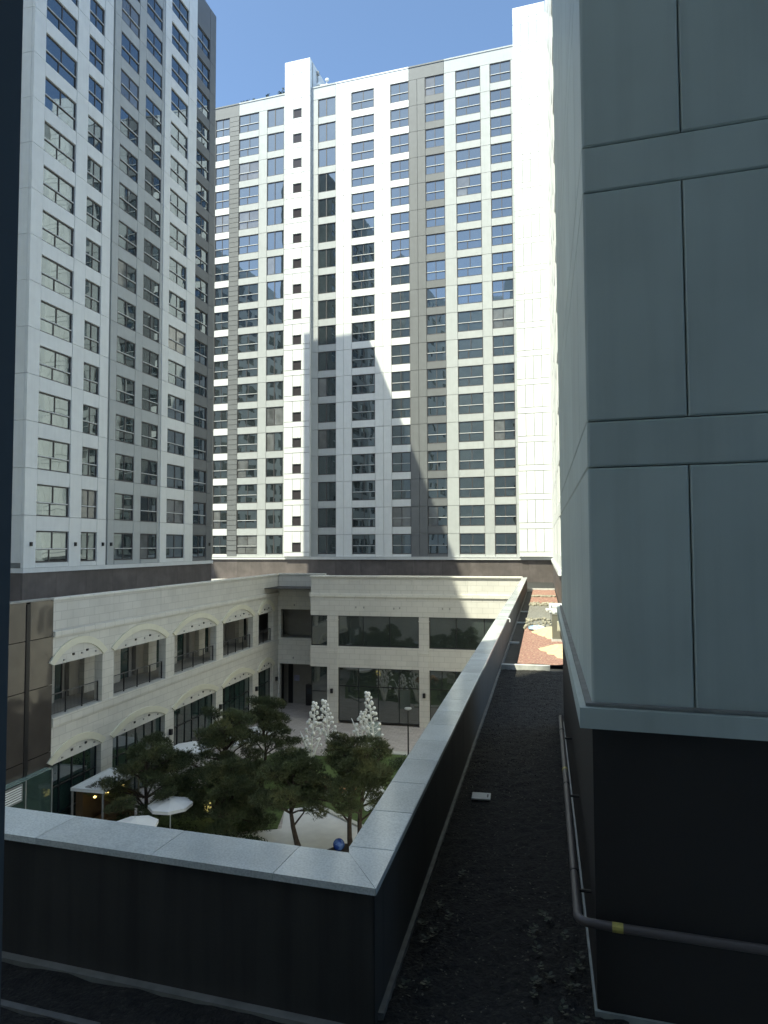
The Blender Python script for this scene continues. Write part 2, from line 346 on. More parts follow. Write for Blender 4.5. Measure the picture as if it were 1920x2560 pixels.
# ------------------------------------------------------------------ right wing: sunlit wall seen edge-on beyond the near block
PO = (-9.9, 64.5, 0); PA = R(-13)
PM = Matrix.Translation(PO) @ Matrix.Rotation(PA, 4, 'Z')
def PW(x, y, z=0.0): return PM @ Vector((x, y, Z(z)))
rw = thing('tower_wing', 'narrow sunlit white wall of the wing on the right, beyond the shaded block', 'tower', PW(25.05, -23.2, -ZC), R(-103))
# local x runs from far (-) to near (+) ; facade outward is -y ... built with x along -ey, y along +ex
RWL = 34.0
col_body(rw, -RWL, -.2, 0.2, 14, Z(-3.8), Z(54))
for k in range(18):
    zb = Z(-1.35) + 2.933 * k
    for i in range(9):
        xa = -RWL + .3 + i * 3.7
        panel('wall_panel', rw, xa, xa + 1.5, zb, zb + 2.933, WHITE, g=.02)
        if i % 3 == 0:
            panel('wall_panel', rw, xa + 1.5, xa + 3.7, zb, zb + 2.933, WHITE, g=.02); continue
        panel('spandrel_panel', rw, xa + 1.5, xa + 3.7, zb, zb + .8, WHITE, 0.012, g=.02)
        wd = put('window', cached(('rww',), lambda: MB().box(0, 2.16, 0, .06, 0, .07).box(0, 2.16, 0, .06, 2.02, 2.09).box(0, .07, 0, .06, .07, 2.02).box(2.09, 2.16, 0, .06, .07, 2.02).box(1.05, 1.11, .005, .055, .07, 2.02).mesh('window', FRAME)), rw, (xa + 1.52, .1, zb + .82))
        put('pane', cached(('rwp',), lambda: MB().box(.07, 2.09, .03, .04, .07, 2.02).mesh('pane', GLASS)), wd, (0, 0, 0), (0, 0, random.gauss(0, .002)))
    put('end_panel', cached(('rwe',), lambda: MB().box(0, .2, 0.02, 13.9, .02, 2.91).mesh('end_panel', WHITE)), rw, (-.2, 0, zb))
MB().box(-RWL, .12, -0.14, 0.1, Z(-1.62), Z(-1.36)).box(-.1, .12, .1, 14, Z(-1.62), Z(-1.36)).build('ledge', WHITE, rw)
MB().box(-RWL, -.02, 0.04, 0.2, Z(-3.8), Z(-1.62)).box(-.2, -.02, .2, 14, Z(-3.8), Z(-1.62)).build('plinth', BASE, rw)

# ------------------------------------------------------------------ near right block in deep shade
NBX = 24.52; NY0 = -54.78; NY1 = -45.7
nb = thing('tower_block', 'near tower block on the right with large grooved panels above a dark base, in shade', 'tower', PW(NBX, NY0, -ZC), R(-17))
# local frame: x along the near face to the right, y into the block ; the left face recedes at +4 degrees
lf = Vector((-math.sin(R(4)), math.cos(R(4)), 0))
LFL = 9.1
def lfp(d, o=0.0): return (lf.x * d - lf.y * o, lf.y * d + lf.x * o)          # along the left face, o = outwards (left)
col_pts = [lfp(0.25, -.25), (9, .25), (9, 10), lfp(LFL - .02, -.25)]
MB().prism(col_pts, Z(-1.3), Z(40)).build('wall', mat('pale_joint', (.5, .53, .52), .8), nb)
bands = []
zj = [(-1.28, .63), (.63, 1.01), (1.01, 2.93), (2.93, 3.32), (3.32, 5.24), (5.24, 5.63), (5.63, 7.55), (7.55, 7.94), (7.94, 9.86), (9.86, 10.25), (10.25, 12.2), (12.2, 12.6), (12.6, 14.5), (14.5, 14.9), (14.9, 16.8), (16.8, 40)]
NBW = mat('near_white_panel', (0.46, 0.52, 0.49), 0.5, 0.09, 0.7, 0.04, bump=0.05, bscale=160, bdist=.004, streak=0.09)
for i, (a, b) in enumerate(zj):
    tall = i % 2 == 0
    xs = [0.0, .765, 2.25, 3.75, 5.25, 9.0] if tall else [0.0, 9.0]
    for j in range(len(xs) - 1):
        panel('wall_panel' if tall else 'band_panel', nb, xs[j], xs[j + 1], Z(a), Z(b), NBW, random.uniform(0, .003), 0.25, g=.0045, ch=.014)
    ys = [0.0, 1.1, 2.6, 4.1, 5.6, 7.1, LFL] if tall else [0.0, LFL]
    for j in range(len(ys) - 1):
        w = ys[j + 1] - ys[j]; h = b - a
        me = cached(('nbl', round(w, 3), round(h, 3)), lambda: MB().fbox(.005, w - .005, 0, .24, .006, h - .006, .010).mesh('side_panel', NBW))
        p = lfp(ys[j + 1] if True else 0)
        put('side_panel', me, nb, (p[0], p[1], Z(a)), (0, 0, R(-86)))
o1 = .10
led = [lfp(-o1, o1), (9, -o1), (9, .3), (.3, .3), lfp(LFL, -.3), lfp(LFL + .1, o1)]
MB().prism(led, Z(-1.45), Z(-1.29)).build('ledge', NBW, nb)
led2 = [lfp(-.05, .05), (9, -.05), (9, .29), (.29, .29), lfp(LFL, -.29), lfp(LFL + .05, .05)]
MB().prism(led2, Z(-1.285), Z(-1.262)).build('ledge_flashing', STRIP, nb)
DBASE = mat('dark_base_wall', (0.030, 0.026, 0.023), 0.6, 0.12, 0.7, 0.0, bump=0.05, bscale=50)
MB().prism([lfp(.01, 0), (9, .01), (9, 10), lfp(LFL, 0)], Z(-3.75), Z(-1.45)).build('base_wall', DBASE, nb)
# pale strip at the wall foot
fs = MB().prism([lfp(-.02, .02), (9, -.02), (9, .02), lfp(.0, -.02)], Z(-3.72), Z(-3.66)).prism([lfp(-.02, .02), lfp(.0, -.02), lfp(LFL, -.02), lfp(LFL, .02)], Z(-3.72), Z(-3.66)).build('foot_strip', mat('pale_strip', (.30, .33, .32), .5, .15, 8), nb)

# pipe round the foot of the near block
NBM = Matrix.Translation(PW(NBX, NY0, -ZC)) @ Matrix.Rotation(R(-17), 4, 'Z')
pp = thing('drain_pipe', 'dark brown pipe bending round the corner of the dark base wall', 'pipe', (0, 0, 0))
pts = []
for d in (5.3, 4.5, 3.0, 1.5, .15): q = lfp(d, .14); pts.append(NBM @ Vector((q[0], q[1], Z(-2.93 + d * .05))))
for a in (10, 30, 50, 70, 85):
    q = Vector((-.14 + .10 * (1 - math.cos(R(a))), -.10 - .10 * math.sin(R(a)) + .06, 0)); pts.append(NBM @ Vector((q.x, q.y, Z(-2.93))))
for s in (.15, .4, 1.0, 2.2, 5): pts.append(NBM @ Vector((s, -.15, Z(-2.93))))
PIPE = mat('pipe_brown', (0.095, 0.082, 0.078), 0.42, 0.1, 5)
MB().tube(pts, .034, 12).build('pipe', PIPE, pp, smooth=True)
def collar(c0, c1, rr, m, name): MB().tube([c0, c1], rr, 12).build(name, m, pp)
TAPE = mat('yellow_tape', (0.42, 0.36, 0.10), 0.5, 0.25, 20)
for d in (.62, 2.6, 4.6):
    q0 = lfp(d, .14); q1 = lfp(d + .025, .14)
    collar(NBM @ Vector((q0[0], q0[1], Z(-2.93 + d * .05))), NBM @ Vector((q1[0], q1[1], Z(-2.93 + (d + .025) * .05))), .039, BLACK, 'joint_ring')
    qa = lfp(d - .25, .12); qb = lfp(d - .25, .01)
    MB().tube([NBM @ Vector((qa[0], qa[1], Z(-2.96 + d * .05))), NBM @ Vector((qb[0], qb[1], Z(-2.96 + d * .05)))], .014, 6).build('bracket', BLACK, pp)
for d in (3.05,):
    q0 = lfp(d, .14); q1 = lfp(d + .05, .14)
    collar(NBM @ Vector((q0[0], q0[1], Z(-2.93 + d * .05))), NBM @ Vector((q1[0], q1[1], Z(-2.93 + (d + .05) * .05))), .0365, TAPE, 'marking_tape')
collar(NBM @ Vector((.12, -.15, Z(-2.93))), NBM @ Vector((.20, -.15, Z(-2.93))), .0365, TAPE, 'marking_tape')
MB().tube([NBM @ Vector((.45, -.13, Z(-2.97))), NBM @ Vector((.45, .0, Z(-3.02)))], .012, 6).build('bracket', STEEL, pp)

# ------------------------------------------------------------------ podium round the courtyard
pd = thing('podium_building', 'beige two-storey podium with arched arcade, flat openings and roof parapet enclosing the courtyard', 'building', PO, PA)
RX = 22.55
# solid wings under the roof decks
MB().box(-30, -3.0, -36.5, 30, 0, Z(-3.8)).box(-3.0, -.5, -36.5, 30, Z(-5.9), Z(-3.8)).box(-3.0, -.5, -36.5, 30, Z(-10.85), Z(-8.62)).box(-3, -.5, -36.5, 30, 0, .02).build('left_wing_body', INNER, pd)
MB().box(-.5, 4.6, 2.8, 30, 0, Z(-3.8)).box(-.5, 4.6, .5, 2.8, Z(-5.8), Z(-3.8)).box(-.5, 4.6, .5, 2.8, Z(-10.85), Z(-8.55)).box(4.6, 60, -3.3, 30, 0, Z(-3.8)).build('back_wing_body', INNER, pd)
MB().box(RX + .02, 60, -80, -3.4, 0, Z(-3.8)).build('right_wing_body', STONE2, pd)
MB().prism([(-30, -80), (RX, -80), (RX, -55.4), (19.0, -55.95), (-30, -60)], 0, Z(-3.8)).build('near_wing_body', STONE2, pd)
# left arcade
bays = [(1.2, 4.5), (5.7, 11.3), (12.42, 18.5), (19.6, 25.2), (26.25, 30.28)]
LE = 30.3
MB().box(-.5, 0, -LE, 0.5, Z(-5.98), Z(-4.55)).build('upper_wall', STONE, pd)
MB().box(-.5, 0, -LE, 0.5, Z(-10.93), Z(-9.07)).build('spandrel_wall', STONE, pd)
for i in range(6):
    y1 = -i * 5.05 if i else .5; y0 = -(i + 1) * 5.05
    MB().box(-.35, -.03, y0 + .006, y1 - .006, Z(-4.28), Z(-2.72)).build('parapet_panel', STONE2, pd)
for i in range(16):
    y1 = -i * 1.9; y0 = -(i + 1) * 1.9
    put('coping_stone', cached(('cpl',), lambda: MB().cbox(-.47, .07, 0.004, 1.896, 0, .12, .012).mesh('coping_stone', STONE)), pd, (0, y0, Z(-2.72)))
MB().box(-.45, .13, -LE, .1, Z(-4.52), Z(-4.28)).box(-.45, .08, -LE, .1, Z(-4.56), Z(-4.515)).build('cornice', STONE, pd)
MB().box(-.5, .08, -LE, .1, Z(-9.02), Z(-8.60)).box(-.5, .05, -LE, .1, Z(-9.07), Z(-9.02)).build('sill_band', STONE, pd)
edges = [-.5] + [e for b in bays for e in b]
for i in range(5):
    t0 = edges[2 * i]; t1 = edges[2 * i + 1]
    MB().box(-.5, -.003, -t1, -t0, Z(-8.6), Z(-5.98)).build('upper_pier', STONE, pd)
    MB().box(-.5, -.003, -t1, -t0, 0, Z(-10.93)).build('lower_pier', STONE, pd)
RAILD = mat('grey_railing', (.11, .11, .11), .45)
DOORG = mat('green_door_glass', (0.03, 0.06, 0.055), 0.05, 0.2, 1, ior=1.8)
def arch(w, rise, band):
    n = 16; b = MB(); c = w / 2; r = (c * c + rise * rise) / (2 * rise); a0 = math.asin(c / r); ro = r + band
    ao = math.asin(min(1, (c + .33) / ro))
    inner = [(r * math.sin(-a0 + 2 * a0 * i / n), r * math.cos(-a0 + 2 * a0 * i / n) - (r - rise)) for i in range(n + 1)]
    outer = [(ro * math.sin(-ao + 2 * ao * i / n), ro * math.cos(-ao + 2 * ao * i / n) - (r - rise)) for i in range(n + 1)]
    for i in range(n):
        q = [inner[i], inner[i + 1], outer[i + 1], outer[i]]
        b.extr([(0, p[0], p[1]) for p in q], (.09, 0, 0))
    return b
for bi, (t0, t1) in enumerate(bays):
    w = t1 - t0; yc = -(t0 + t1) / 2
    for (zl, rise) in ((-5.98, .86), (-10.93, .66)):
        me = cached(('arch', round(w, 2), rise), lambda: arch(w, rise, .36).mesh('arch_trim', CREAM))
        put('arch_trim', me, pd, (-.001, yc, Z(zl)))
        for (f, zz, s) in ((-.3, .12, .05), (-.12, .3, .07), (.05, .28, .05), (.16, .36, .07), (.34, .2, .05)):
            MB().box(0, .05, yc + f * w - s, yc + f * w + s, Z(zl) + zz, Z(zl) + zz + s * 1.6).build('fixing_bracket', STEEL if s < .06 else BLACK, pd)
    # gallery behind the upper opening
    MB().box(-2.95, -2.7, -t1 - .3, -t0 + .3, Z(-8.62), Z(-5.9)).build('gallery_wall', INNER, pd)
    for f in (.34, .8) if w > 4 else (.5,):
        y = -t1 + w * (1 - f); MB().box(-2.7, -2.35, y - .55, y + .45, Z(-8.62), Z(-5.9)).build('gallery_pillar', STONE, pd)
    for f in (.12, .62) if w > 4 else (.2,):
        y = -t1 + w * (1 - f)
        d = MB().box(-2.7, -2.62, y - .55, y - .45, Z(-8.6), Z(-6.1)).box(-2.7, -2.62, y + .45, y + .55, Z(-8.6), Z(-6.1)).box(-2.7, -2.62, y - .45, y + .45, Z(-6.2), Z(-6.1)).build('gallery_door', BLACK, pd)
        MB().box(-2.68, -2.65, y - .45, y + .45, Z(-8.58), Z(-6.2)).build('pane', DOORG, d)
    ra = MB().box(-.30, -.26, -t1, -t0, Z(-7.54), Z(-7.49)).box(-.30, -.26, -t1, -t0, Z(-8.50), Z(-8.47)).build('railing', RAILD, pd)
    bb = MB(); y = -t1 + .1
    while y < -t0: bb.box(-.286, -.278, y - .004, y + .004, Z(-8.47), Z(-7.54)); y += .11
    tag(bb.build('balusters', RAILD, ra), kind='stuff')
    n = max(2, round(w / 1.5))
    for i in range(n + 1):
        y = -t1 + .03 + (w - .06) * i / n; MB().box(-.31, -.25, y - .025, y + .025, Z(-8.6), Z(-7.49)).build('post', BLACK, ra)
    # glazed shop front
    n = max(3, round(w / 1.0)); zz = [.12, 1.35, 2.75, Z(-10.93) - .06]
    fr = MB()
    for i in range(n + 1):
        y = -t1 + .03 + (w - .06) * i / n; fr.box(-.40, -.30, y - .03, y + .03, 0.02, Z(-10.93))
    for zq in zz: fr.box(-.395, -.305, -t1, -t0, zq - .035, zq + .035)
    fo = fr.build('shop_front', BLACK, pd)
    pw = (w - .06) / n
    for i in range(n):
        for j in range(3):
            h = zz[j + 1] - zz[j] - .07
            put('pane', cached(('sfp', round(pw, 3), round(h, 3)), lambda: MB().box(-.006, .006, -pw / 2 + .03, pw / 2 - .03, -h / 2, h / 2).mesh('pane', SGLASS)), fo,
                (-.35, -t1 + .03 + pw * (i + .5), (zz[j] + zz[j + 1]) / 2), (0, random.gauss(0, .006), random.gauss(0, .006)))
    if bi:
        pass
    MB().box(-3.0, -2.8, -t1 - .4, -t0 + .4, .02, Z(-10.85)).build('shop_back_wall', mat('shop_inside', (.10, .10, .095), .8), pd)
# dark glass end bay, same plane as the arcade
for (y0, y1) in ((-31.95, -30.32), (-36.5, -32.2)):
    for (z0, z1) in ((-4.5, -2.66), (-6.9, -4.52), (-10.2, -6.92), (-15, -10.22)):
        MB().box(-.4, .01, y0 + .008, y1 - .008, Z(z0) + .008, Z(z1) - .008).build('dark_panel', DARKG, pd)
MB().box(-.38, .05, -32.2, -31.95, 0, Z(-2.75)).build('dark_fin', BLACK, pd)
MB().box(-.45, .06, -36.5, -30.32, Z(-2.655), Z(-2.58)).build('end_bay_cap', STEEL, pd)
# recessed part of the back wall
MB().box(0, 4.56, 0, .5, Z(-5.87), Z(-4.4)).build('upper_wall', STONE, pd)
MB().box(0, 4.56, -.02, .5, Z(-4.4), Z(-4.12)).build('cornice', STONE, pd)
MB().box(0, 4.56, .03, .4, Z(-4.12), Z(-2.68)).build('parapet_panel', STONE2, pd)
MB().box(0, 4.56, -.05, .45, Z(-2.68), Z(-2.55)).build('coping_stone', STONE, pd)
MB().box(0, 4.56, -.05, .5, Z(-8.97), Z(-8.5)).build('sill_band', STONE, pd)
MB().box(0, 4.56, 0, .5, Z(-10.88), Z(-8.97)).build('spandrel_wall', STONE, pd)
MB().box(0.0, .25, .02, .5, Z(-8.5), Z(-5.87)).box(0, .15, .02, .5, 0, Z(-10.88)).build('upper_pier', STONE, pd)
MB().box(0, 4.6, 2.4, 2.7, 0, Z(-5.8)).build('passage_wall', INNER, pd)
MB().box(.15, .6, 2.3, 2.42, 0, Z(-10.9)).build('dark_door', BLACK, pd)
# protruding part of the back wall
FY = -3.98
MB().box(4.55, RX, FY, FY + .5, Z(-5.94), Z(-4.37)).build('upper_wall', STONE2, pd)
MB().box(4.47, RX, FY - .1, FY + .5, Z(-4.33), Z(-4.05)).box(4.5, RX, FY - .06, FY + .5, Z(-4.37), Z(-4.33)).build('cornice', STONE, pd)
for i in range(4):
    MB().box(4.58 + i * 4.5, min(9.08 + i * 4.5, RX) - .01, FY + .03, FY + .4, Z(-4.05), Z(-2.68)).build('parapet_panel', STONE2, pd)
for i in range(10):
    put('coping_stone', cached(('cpb',), lambda: MB().cbox(0.004, 1.79, -.09, .48, 0, .13, .012).mesh('coping_stone', STONE)), pd, (4.5 + i * 1.8, FY, Z(-2.68)))
MB().box(4.55, 4.95, FY + .5, 0, Z(-5.94), Z(-2.68)).build('return_wall', STONE2, pd)
MB().box(4.55, RX, FY + .01, FY + .5, Z(-10.3), Z(-8.53)).build('spandrel_wall', STONE2, pd)
for (x0, x1) in ((6.07, 7.02), (14.02, 14.86), (21.7, RX)):
    MB().box(x0, x1, FY - .06, FY + .5, 0, Z(-5.96)).build('pilaster', STONE2, pd)
    for zc in (-6.3, -8.95): MB().box(x0 - .03, x1 + .03, FY - .10, FY + .3, Z(zc) - .04, Z(zc) + .04).build('pilaster_band', STONE2, pd)
DW = mat('dark_window_glass', (0.032, 0.042, 0.039), 0.03, 0.2, 1, ior=2.4, wobble=.01)
def shopwin(x0, x1, z0, z1, vs, hs, y=FY + .16, gm=DW):
    fr = MB().box(x0, x0 + .06, y - .04, y + .06, Z(z0), Z(z1)).box(x1 - .06, x1, y - .04, y + .06, Z(z0), Z(z1)).box(x0, x1, y - .035, y + .055, Z(z0), Z(z0) + .09).box(x0, x1, y - .035, y + .055, Z(z1) - .06, Z(z1))
    for v in vs: fr.box(v - .03, v + .03, y - .03, y + .05, Z(z0), Z(z1))
    for h in hs: fr.box(x0, x1, y - .028, y + .048, Z(h) - .035, Z(h) + .035)
    o = fr.build('shop_window', BLACK, pd)
    xs = [x0 + .03] + list(vs) + [x1 - .03]; zs = [z0 + .05] + list(hs) + [z1 - .03]
    for i in range(len(xs) - 1):
        for j in range(len(zs) - 1):
            w = xs[i + 1] - xs[i]; h = zs[j + 1] - zs[j]
            MB().box(-w / 2 + .02, w / 2 - .02, -.006, .006, -h / 2 + .02, h / 2 - .02).build('pane', gm, o, ((xs[i] + xs[i + 1]) / 2, y + .01, Z((zs[j] + zs[j + 1]) / 2)), (random.gauss(0, .004), 0, random.gauss(0, .004)))
shopwin(7.02, 14.02, -8.53, -5.94, (9.2, 11.5), ())
shopwin(14.86, 21.7, -8.53, -5.94, (17.1, 19.4), ())
shopwin(7.02, 14.02, -14.85, -10.3, (8.8, 10.5, 12.3), (-11.87,))
shopwin(14.86, 21.7, -14.85, -10.3, (17.0, 18.7, 20.2), (-11.87,))
shopwin(4.6, 6.07, -8.53, -5.94, (), ())
shopwin(4.6, 6.07, -14.85, -10.3, (), (-12.4,))
MB().box(4.58, 4.62, FY + .3, -.1, Z(-14.85), Z(-10.3)).build('pane', DW, pd)
MB().box(4.58, 4.62, FY + .3, -.1, Z(-8.53), Z(-5.94)).build('pane', DW, pd)
for (x, z) in ((8.6, -5.3), (9.3, -5.3), (11.9, -5.35), (12.4, -5.3), (16.0, -5.3), (16.6, -5.3), (1.6, -5.55), (3.9, -5.5), (1.5, -10.4)):
    yy = (FY if x > 4.5 else 0); MB().box(x - .05, x + .05, yy - .05, yy, Z(z), Z(z) + .16).build('fixing_bracket', STEEL, pd)
# right parapet
MB().box(RX + .02, RX + .29, -55.3, -3.3, Z(-3.8), Z(-2.657)).build('right_parapet', PARAIN, pd)
MB().box(RX - .02, RX + .02, -54.8, -4.0, 0, Z(-2.68)).build('right_court_wall', STONE2, pd)
nst = 61; Lr = 51.1
for i in range(nst):
    l = Lr / nst; put('coping_stone', cached(('cpr',), lambda: MB().cbox(RX - .07, RX + .33, .003, l - .003, .03, .085, .006).mesh('coping_stone', GRANITE)), pd, (0, -54.75 + i * l, Z(-2.685)))
# near parapet, turned a little against the rest
na = R(-17 + 13)
cn = Vector((RX + .33, -55.42)); dn = Vector((-math.cos(na), -math.sin(na))); nn = Vector((-math.sin(na), math.cos(na)))
def npt(a, b): q = cn + dn * a + nn * b; return (q.x, q.y)
nwd = .52
MB().prism([npt(9, .06), npt(.04, .06), npt(.30, nwd - .1), npt(9, nwd - .1)], Z(-3.8), Z(-2.657)).build('near_parapet', PARAIN, pd)
MB().prism([npt(30, nwd - .1), npt(.36, nwd - .1), npt(.4, nwd - .02), npt(30, nwd - .02)], 0, Z(-2.69)).build('near_court_wall', STONE2, pd)
cpj = [0.36, .86, 2.0, 3.2, 4.4, 5.6, 6.8, 8.0, 9.2]
for i in range(len(cpj) - 1):
    a, b = cpj[i], cpj[i + 1]
    if i == 0: o = MB().prism([npt(b - .003, 0), npt(0.006, 0), npt(.405, nwd), npt(b - .003 - .0, nwd)], Z(-2.655), Z(-2.60))
    else: o = MB().prism([npt(b - .003, 0), npt(a + .003, 0), npt(a + .003, nwd), npt(b - .003, nwd)], Z(-2.655), Z(-2.60))
    o.build('coping_stone', GRANITE, pd)
q0, q1, q2, q3 = npt(0, 0), npt(.402, nwd), (RX - .07, -54.755), (RX + .33, -54.755)
MB().prism([q0, (RX + .33, -54.757), (RX - .07, -54.757), npt(.402, nwd)], Z(-2.655), Z(-2.601)).build('coping_stone', GRANITE, pd)
# strips along the parapet feet
MB().box(RX + .29, RX + .335, -55.2, -5.0, Z(-3.8), Z(-3.655)).build('foot_strip', mat('grey_sealant', (.13, .13, .125), .6, .3, 9), pd)
MB().prism([npt(9, -.02), npt(.2, -.02), npt(.2, .06), npt(9, .06)], Z(-3.8), Z(-3.68)).build('foot_strip', STRIP, pd)
MB().prism([npt(9, -.52), npt(2.1, -.52), npt(2.1, -.46), npt(9, -.46)], Z(-3.8), Z(-3.69)).build('foot_strip', MATS['grey_sealant'], pd)

# ------------------------------------------------------------------ roof decks
KERB0 = mat('white_upstand', (.55, .55, .52), .6, .15, 5)
def grid(x0, x1, y0, y1, z, step, amp, m, name):
    b = MB(); nx = max(1, int((x1 - x0) / step)); ny = max(1, int((y1 - y0) / step))
    for j in range(ny + 1):
        for i in range(nx + 1): b.v.append((x0 + (x1 - x0) * i / nx, y0 + (y1 - y0) * j / ny, z + random.uniform(-amp, amp)))
    for j in range(ny):
        for i in range(nx): q = j * (nx + 1) + i; b.f.append((q, q + 1, q + nx + 2, q + nx + 1))
    return b.build(name, m, None, PO, (0, 0, PA), True)
tag(grid(RX + .3, 24.75, -62, -39.6, Z(-3.70), .09, .018, SOIL, 'roof_soil'), kind='structure')
tag(grid(2, RX + .3, -62, -55.0, Z(-3.71), .25, .018, SOIL, 'roof_soil'), kind='structure')
MUD = mat('dark_membrane', (0.035, 0.035, 0.034), 0.8, 0.3, 3, bump=.3, bscale=12)
tag(MB().box(RX + .3, 25.2, -39.6, -3.2, Z(-3.8), Z(-3.76)).build('roof_deck', MUD, None, PO, (0, 0, PA)), kind='structure')
tag(MB().box(24.75, 60, -62, -23, Z(-3.8), Z(-3.74)).build('roof_deck', mat('concrete_deck', (.42, .41, .395), .85, .15, 1.5, streak=0), None, PO, (0, 0, PA)), kind='structure')
tag(MB().box(-.3, 60, -3.2, 30, Z(-3.8), Z(-3.75)).build('roof_deck', MUD, None, PO, (0, 0, PA)), kind='structure')
tag(MB().box(-30, -.3, -36.5, 30, Z(-3.8), Z(-3.75)).build('roof_deck', MATS['concrete_deck'], None, PO, (0, 0, PA)), kind='structure')
MB().box(RX + .3, 25.0, -3.55, -3.3, Z(-3.76), Z(-3.5)).build('deck_upstand', KERB0, pd)
# bark bed, gravel, sand on the sunlit far deck
BARK = mat('red_bark', (0.27, 0.145, 0.115), 0.9, 0.35, 18, bump=.8, bscale=35, bdist=.03, c2=(0.42, 0.29, 0.21), c2scale=14, c2lo=.52, c2hi=.66)
tag(grid(RX + .78, 25.0, -39.0, -29.4, Z(-3.62), .16, .012, BARK, 'bark_mulch'), kind='structure')
tag(grid(RX + .72, 25.0, -17.2, -3.6, Z(-3.62), .2, .03, BARK, 'bark_mulch'), kind='structure')
tag(grid(RX + .76, 25.0, -29.4, -17.2, Z(-3.63), .2, .03, mat('grey_gravel', (.19, .185, .165), .9, .3, 15, bump=.6, bscale=30), 'gravel'), kind='structure')
rub = MB(); ROCK = mat('pale_rubble', (.30, .28, .22), .85, .3, 4)
for i in range(260):
    r = random.uniform(.04, .13); rub.ball((random.uniform(RX + .75, 24.9), random.choice([random.uniform(-30.3, -26), random.uniform(-18.5, -16.6), random.uniform(-11.5, -10.6)]), Z(-3.58)), r, 5, 3, (1, random.uniform(.6, 1.2), .7))
tag(rub.build('rubble', ROCK, None, PO, (0, 0, PA)), 'pale stones scattered on the sunlit roof bed', 'stones', kind='stuff')
SAND = mat('sand', (.52, .42, .26), .9, .1, 6, bump=.3, bscale=25)
def heap(x, y, rx, ry, h, lab):
    b = MB(); n = 22; m = 6; b.v.append((0, 0, h))
    for j in range(1, m + 1):
        for i in range(n):
            a = 2 * math.pi * i / n; f = j / m; k = 1 + .22 * math.sin(3 * a + x) + .12 * math.sin(7 * a)
            b.v.append((rx * f * k * math.cos(a), ry * f * k * math.sin(a), h * (1 - f ** 1.4) + random.uniform(-.01, .01)))
    for i in range(n): b.f.append((0, 1 + i, 1 + (i + 1) % n))
    for j in range(m - 1):
        for i in range(n): q = 1 + j * n; b.f.append((q + i, q + n + i, q + n + (i + 1) % n, q + (i + 1) % n))
    tag(b.build('sand_heap', SAND, None, PW(x, y, -3.64), (0, 0, PA), True), lab, 'sand', 'sand heaps on the roof bed')
heap(24.35, -31.4, .6, 1.5, .28, 'yellow sand heap beside the blue bag on the red bark')
heap(24.65, -36.2, .6, 1.3, .25, 'nearer yellow sand heap on the red bark')
bag = thing('cement_bag', 'crumpled blue and white bag lying on the roof bed', 'bag', PW(23.85, -30.4, -3.6), R(10))
b = MB().ball((0, 0, .06), .5, 12, 7, (.75, .8, .2)); b.v = [(x + random.uniform(-.03, .03), y + random.uniform(-.04, .04), max(0, z + random.uniform(-.03, .03))) for x, y, z in b.v]
b.build('sack', mat('blue_plastic', (.22, .38, .62), .4, .3, 5, c2=(.7, .74, .78), c2scale=4), bag, smooth=True)
b = MB().ball((.2, .35, .05), .2, 8, 5, (1, .5, .3)); b.build('sack_neck', WHITEM, bag, smooth=True)
KERB = mat('white_kerb', (.55, .55, .52), .6, .2, 5)
k = MB().box(RX + .34, 24.3, -39.62, -39.42, Z(-3.78), Z(-3.56)).build('bed_kerb', KERB, None, PO, (0, 0, PA)); tag(k, 'white kerb strip across the roof deck before the red bark', 'kerb')
for i, (x, y, lab) in enumerate([(23.0, -33.93, 'nearest white peg at the parapet foot by the red bark'), (23.05, -27.0, 'middle white peg at the parapet foot'), (23.08, -21.4, 'farthest white peg at the parapet foot beside grey gravel')]):
    tag(MB().box(-.2, .22, -.05, .05, 0, .06).build('drain_spout', WHITEM, None, PW(x, y, -3.72), (0, 0, PA)), lab, 'spout', 'white spouts along the parapet foot')
tag(MB().tube([(0, 0, .1), (.09, 0, .1), (.11, 0, .07), (.11, 0, -.02)], .025, 8).build('pipe_hook', WHITEM, None, PW(RX + .30, -35.57, -2.72), (0, 0, PA)), 'small white bent pipe on the sunlit parapet face', 'pipe')
# services by the right wing
OL = mat('olive_cabinet', (.16, .16, .13), .6)
cb = thing('service_cabinet', 'tall olive grey cabinet on the roof bed by the right wall', 'cabinet', PW(24.62, -33.6, -3.64), PA)
MB().box(-.18, .18, -.16, .16, .1, 1.0).build('body', OL, cb); MB().box(-.21, .21, -.19, .19, 0, .1).build('foot', KERB, cb); MB().box(-.19, .19, -.17, .17, 1.0, 1.03).build('lid', OL, cb)
jb = thing('junction_box', 'small beige box on the olive cabinet side', 'box', PW(24.72, -33.95, -3.2), PA)
MB().box(-.1, .1, -.12, .06, 0, .35).build('case', mat('beige_plastic', (.5, .49, .38), .5), jb); MB().box(-.085, .085, -.132, -.12, .03, .32).build('cover', MATS['beige_plastic'], jb)
vp = thing('vent_cowl', 'white bent vent pipe above the olive cabinet', 'vent', PW(24.55, -30.2, -3.64), PA)
MB().tube([(0, 0, 0), (0, 0, .75), (-.05, 0, .84), (-.14, 0, .88), (-.26, 0, .87)], .055, 10).build('pipe', WHITEM, vp, smooth=True); MB().tube([(-.24, 0, .87), (-.32, 0, .86)], .075, 10).build('collar', WHITEM, vp)
tr = thing('raised_trough', 'open grey metal trough with white rim against the right wall', 'trough', PW(24.72, -25.0, -3.64), PA)
MB().box(-.28, .28, -1.6, 1.6, 0, .42).build('body', STEEL, tr)
for q in ((-.32, -.24, -1.64, 1.64), (.24, .32, -1.64, 1.64), (-.24, .24, -1.64, -1.56), (-.24, .24, 1.56, 1.64)): MB().box(q[0], q[1], q[2], q[3], .42, .6).build('rim', WHITEM, tr)
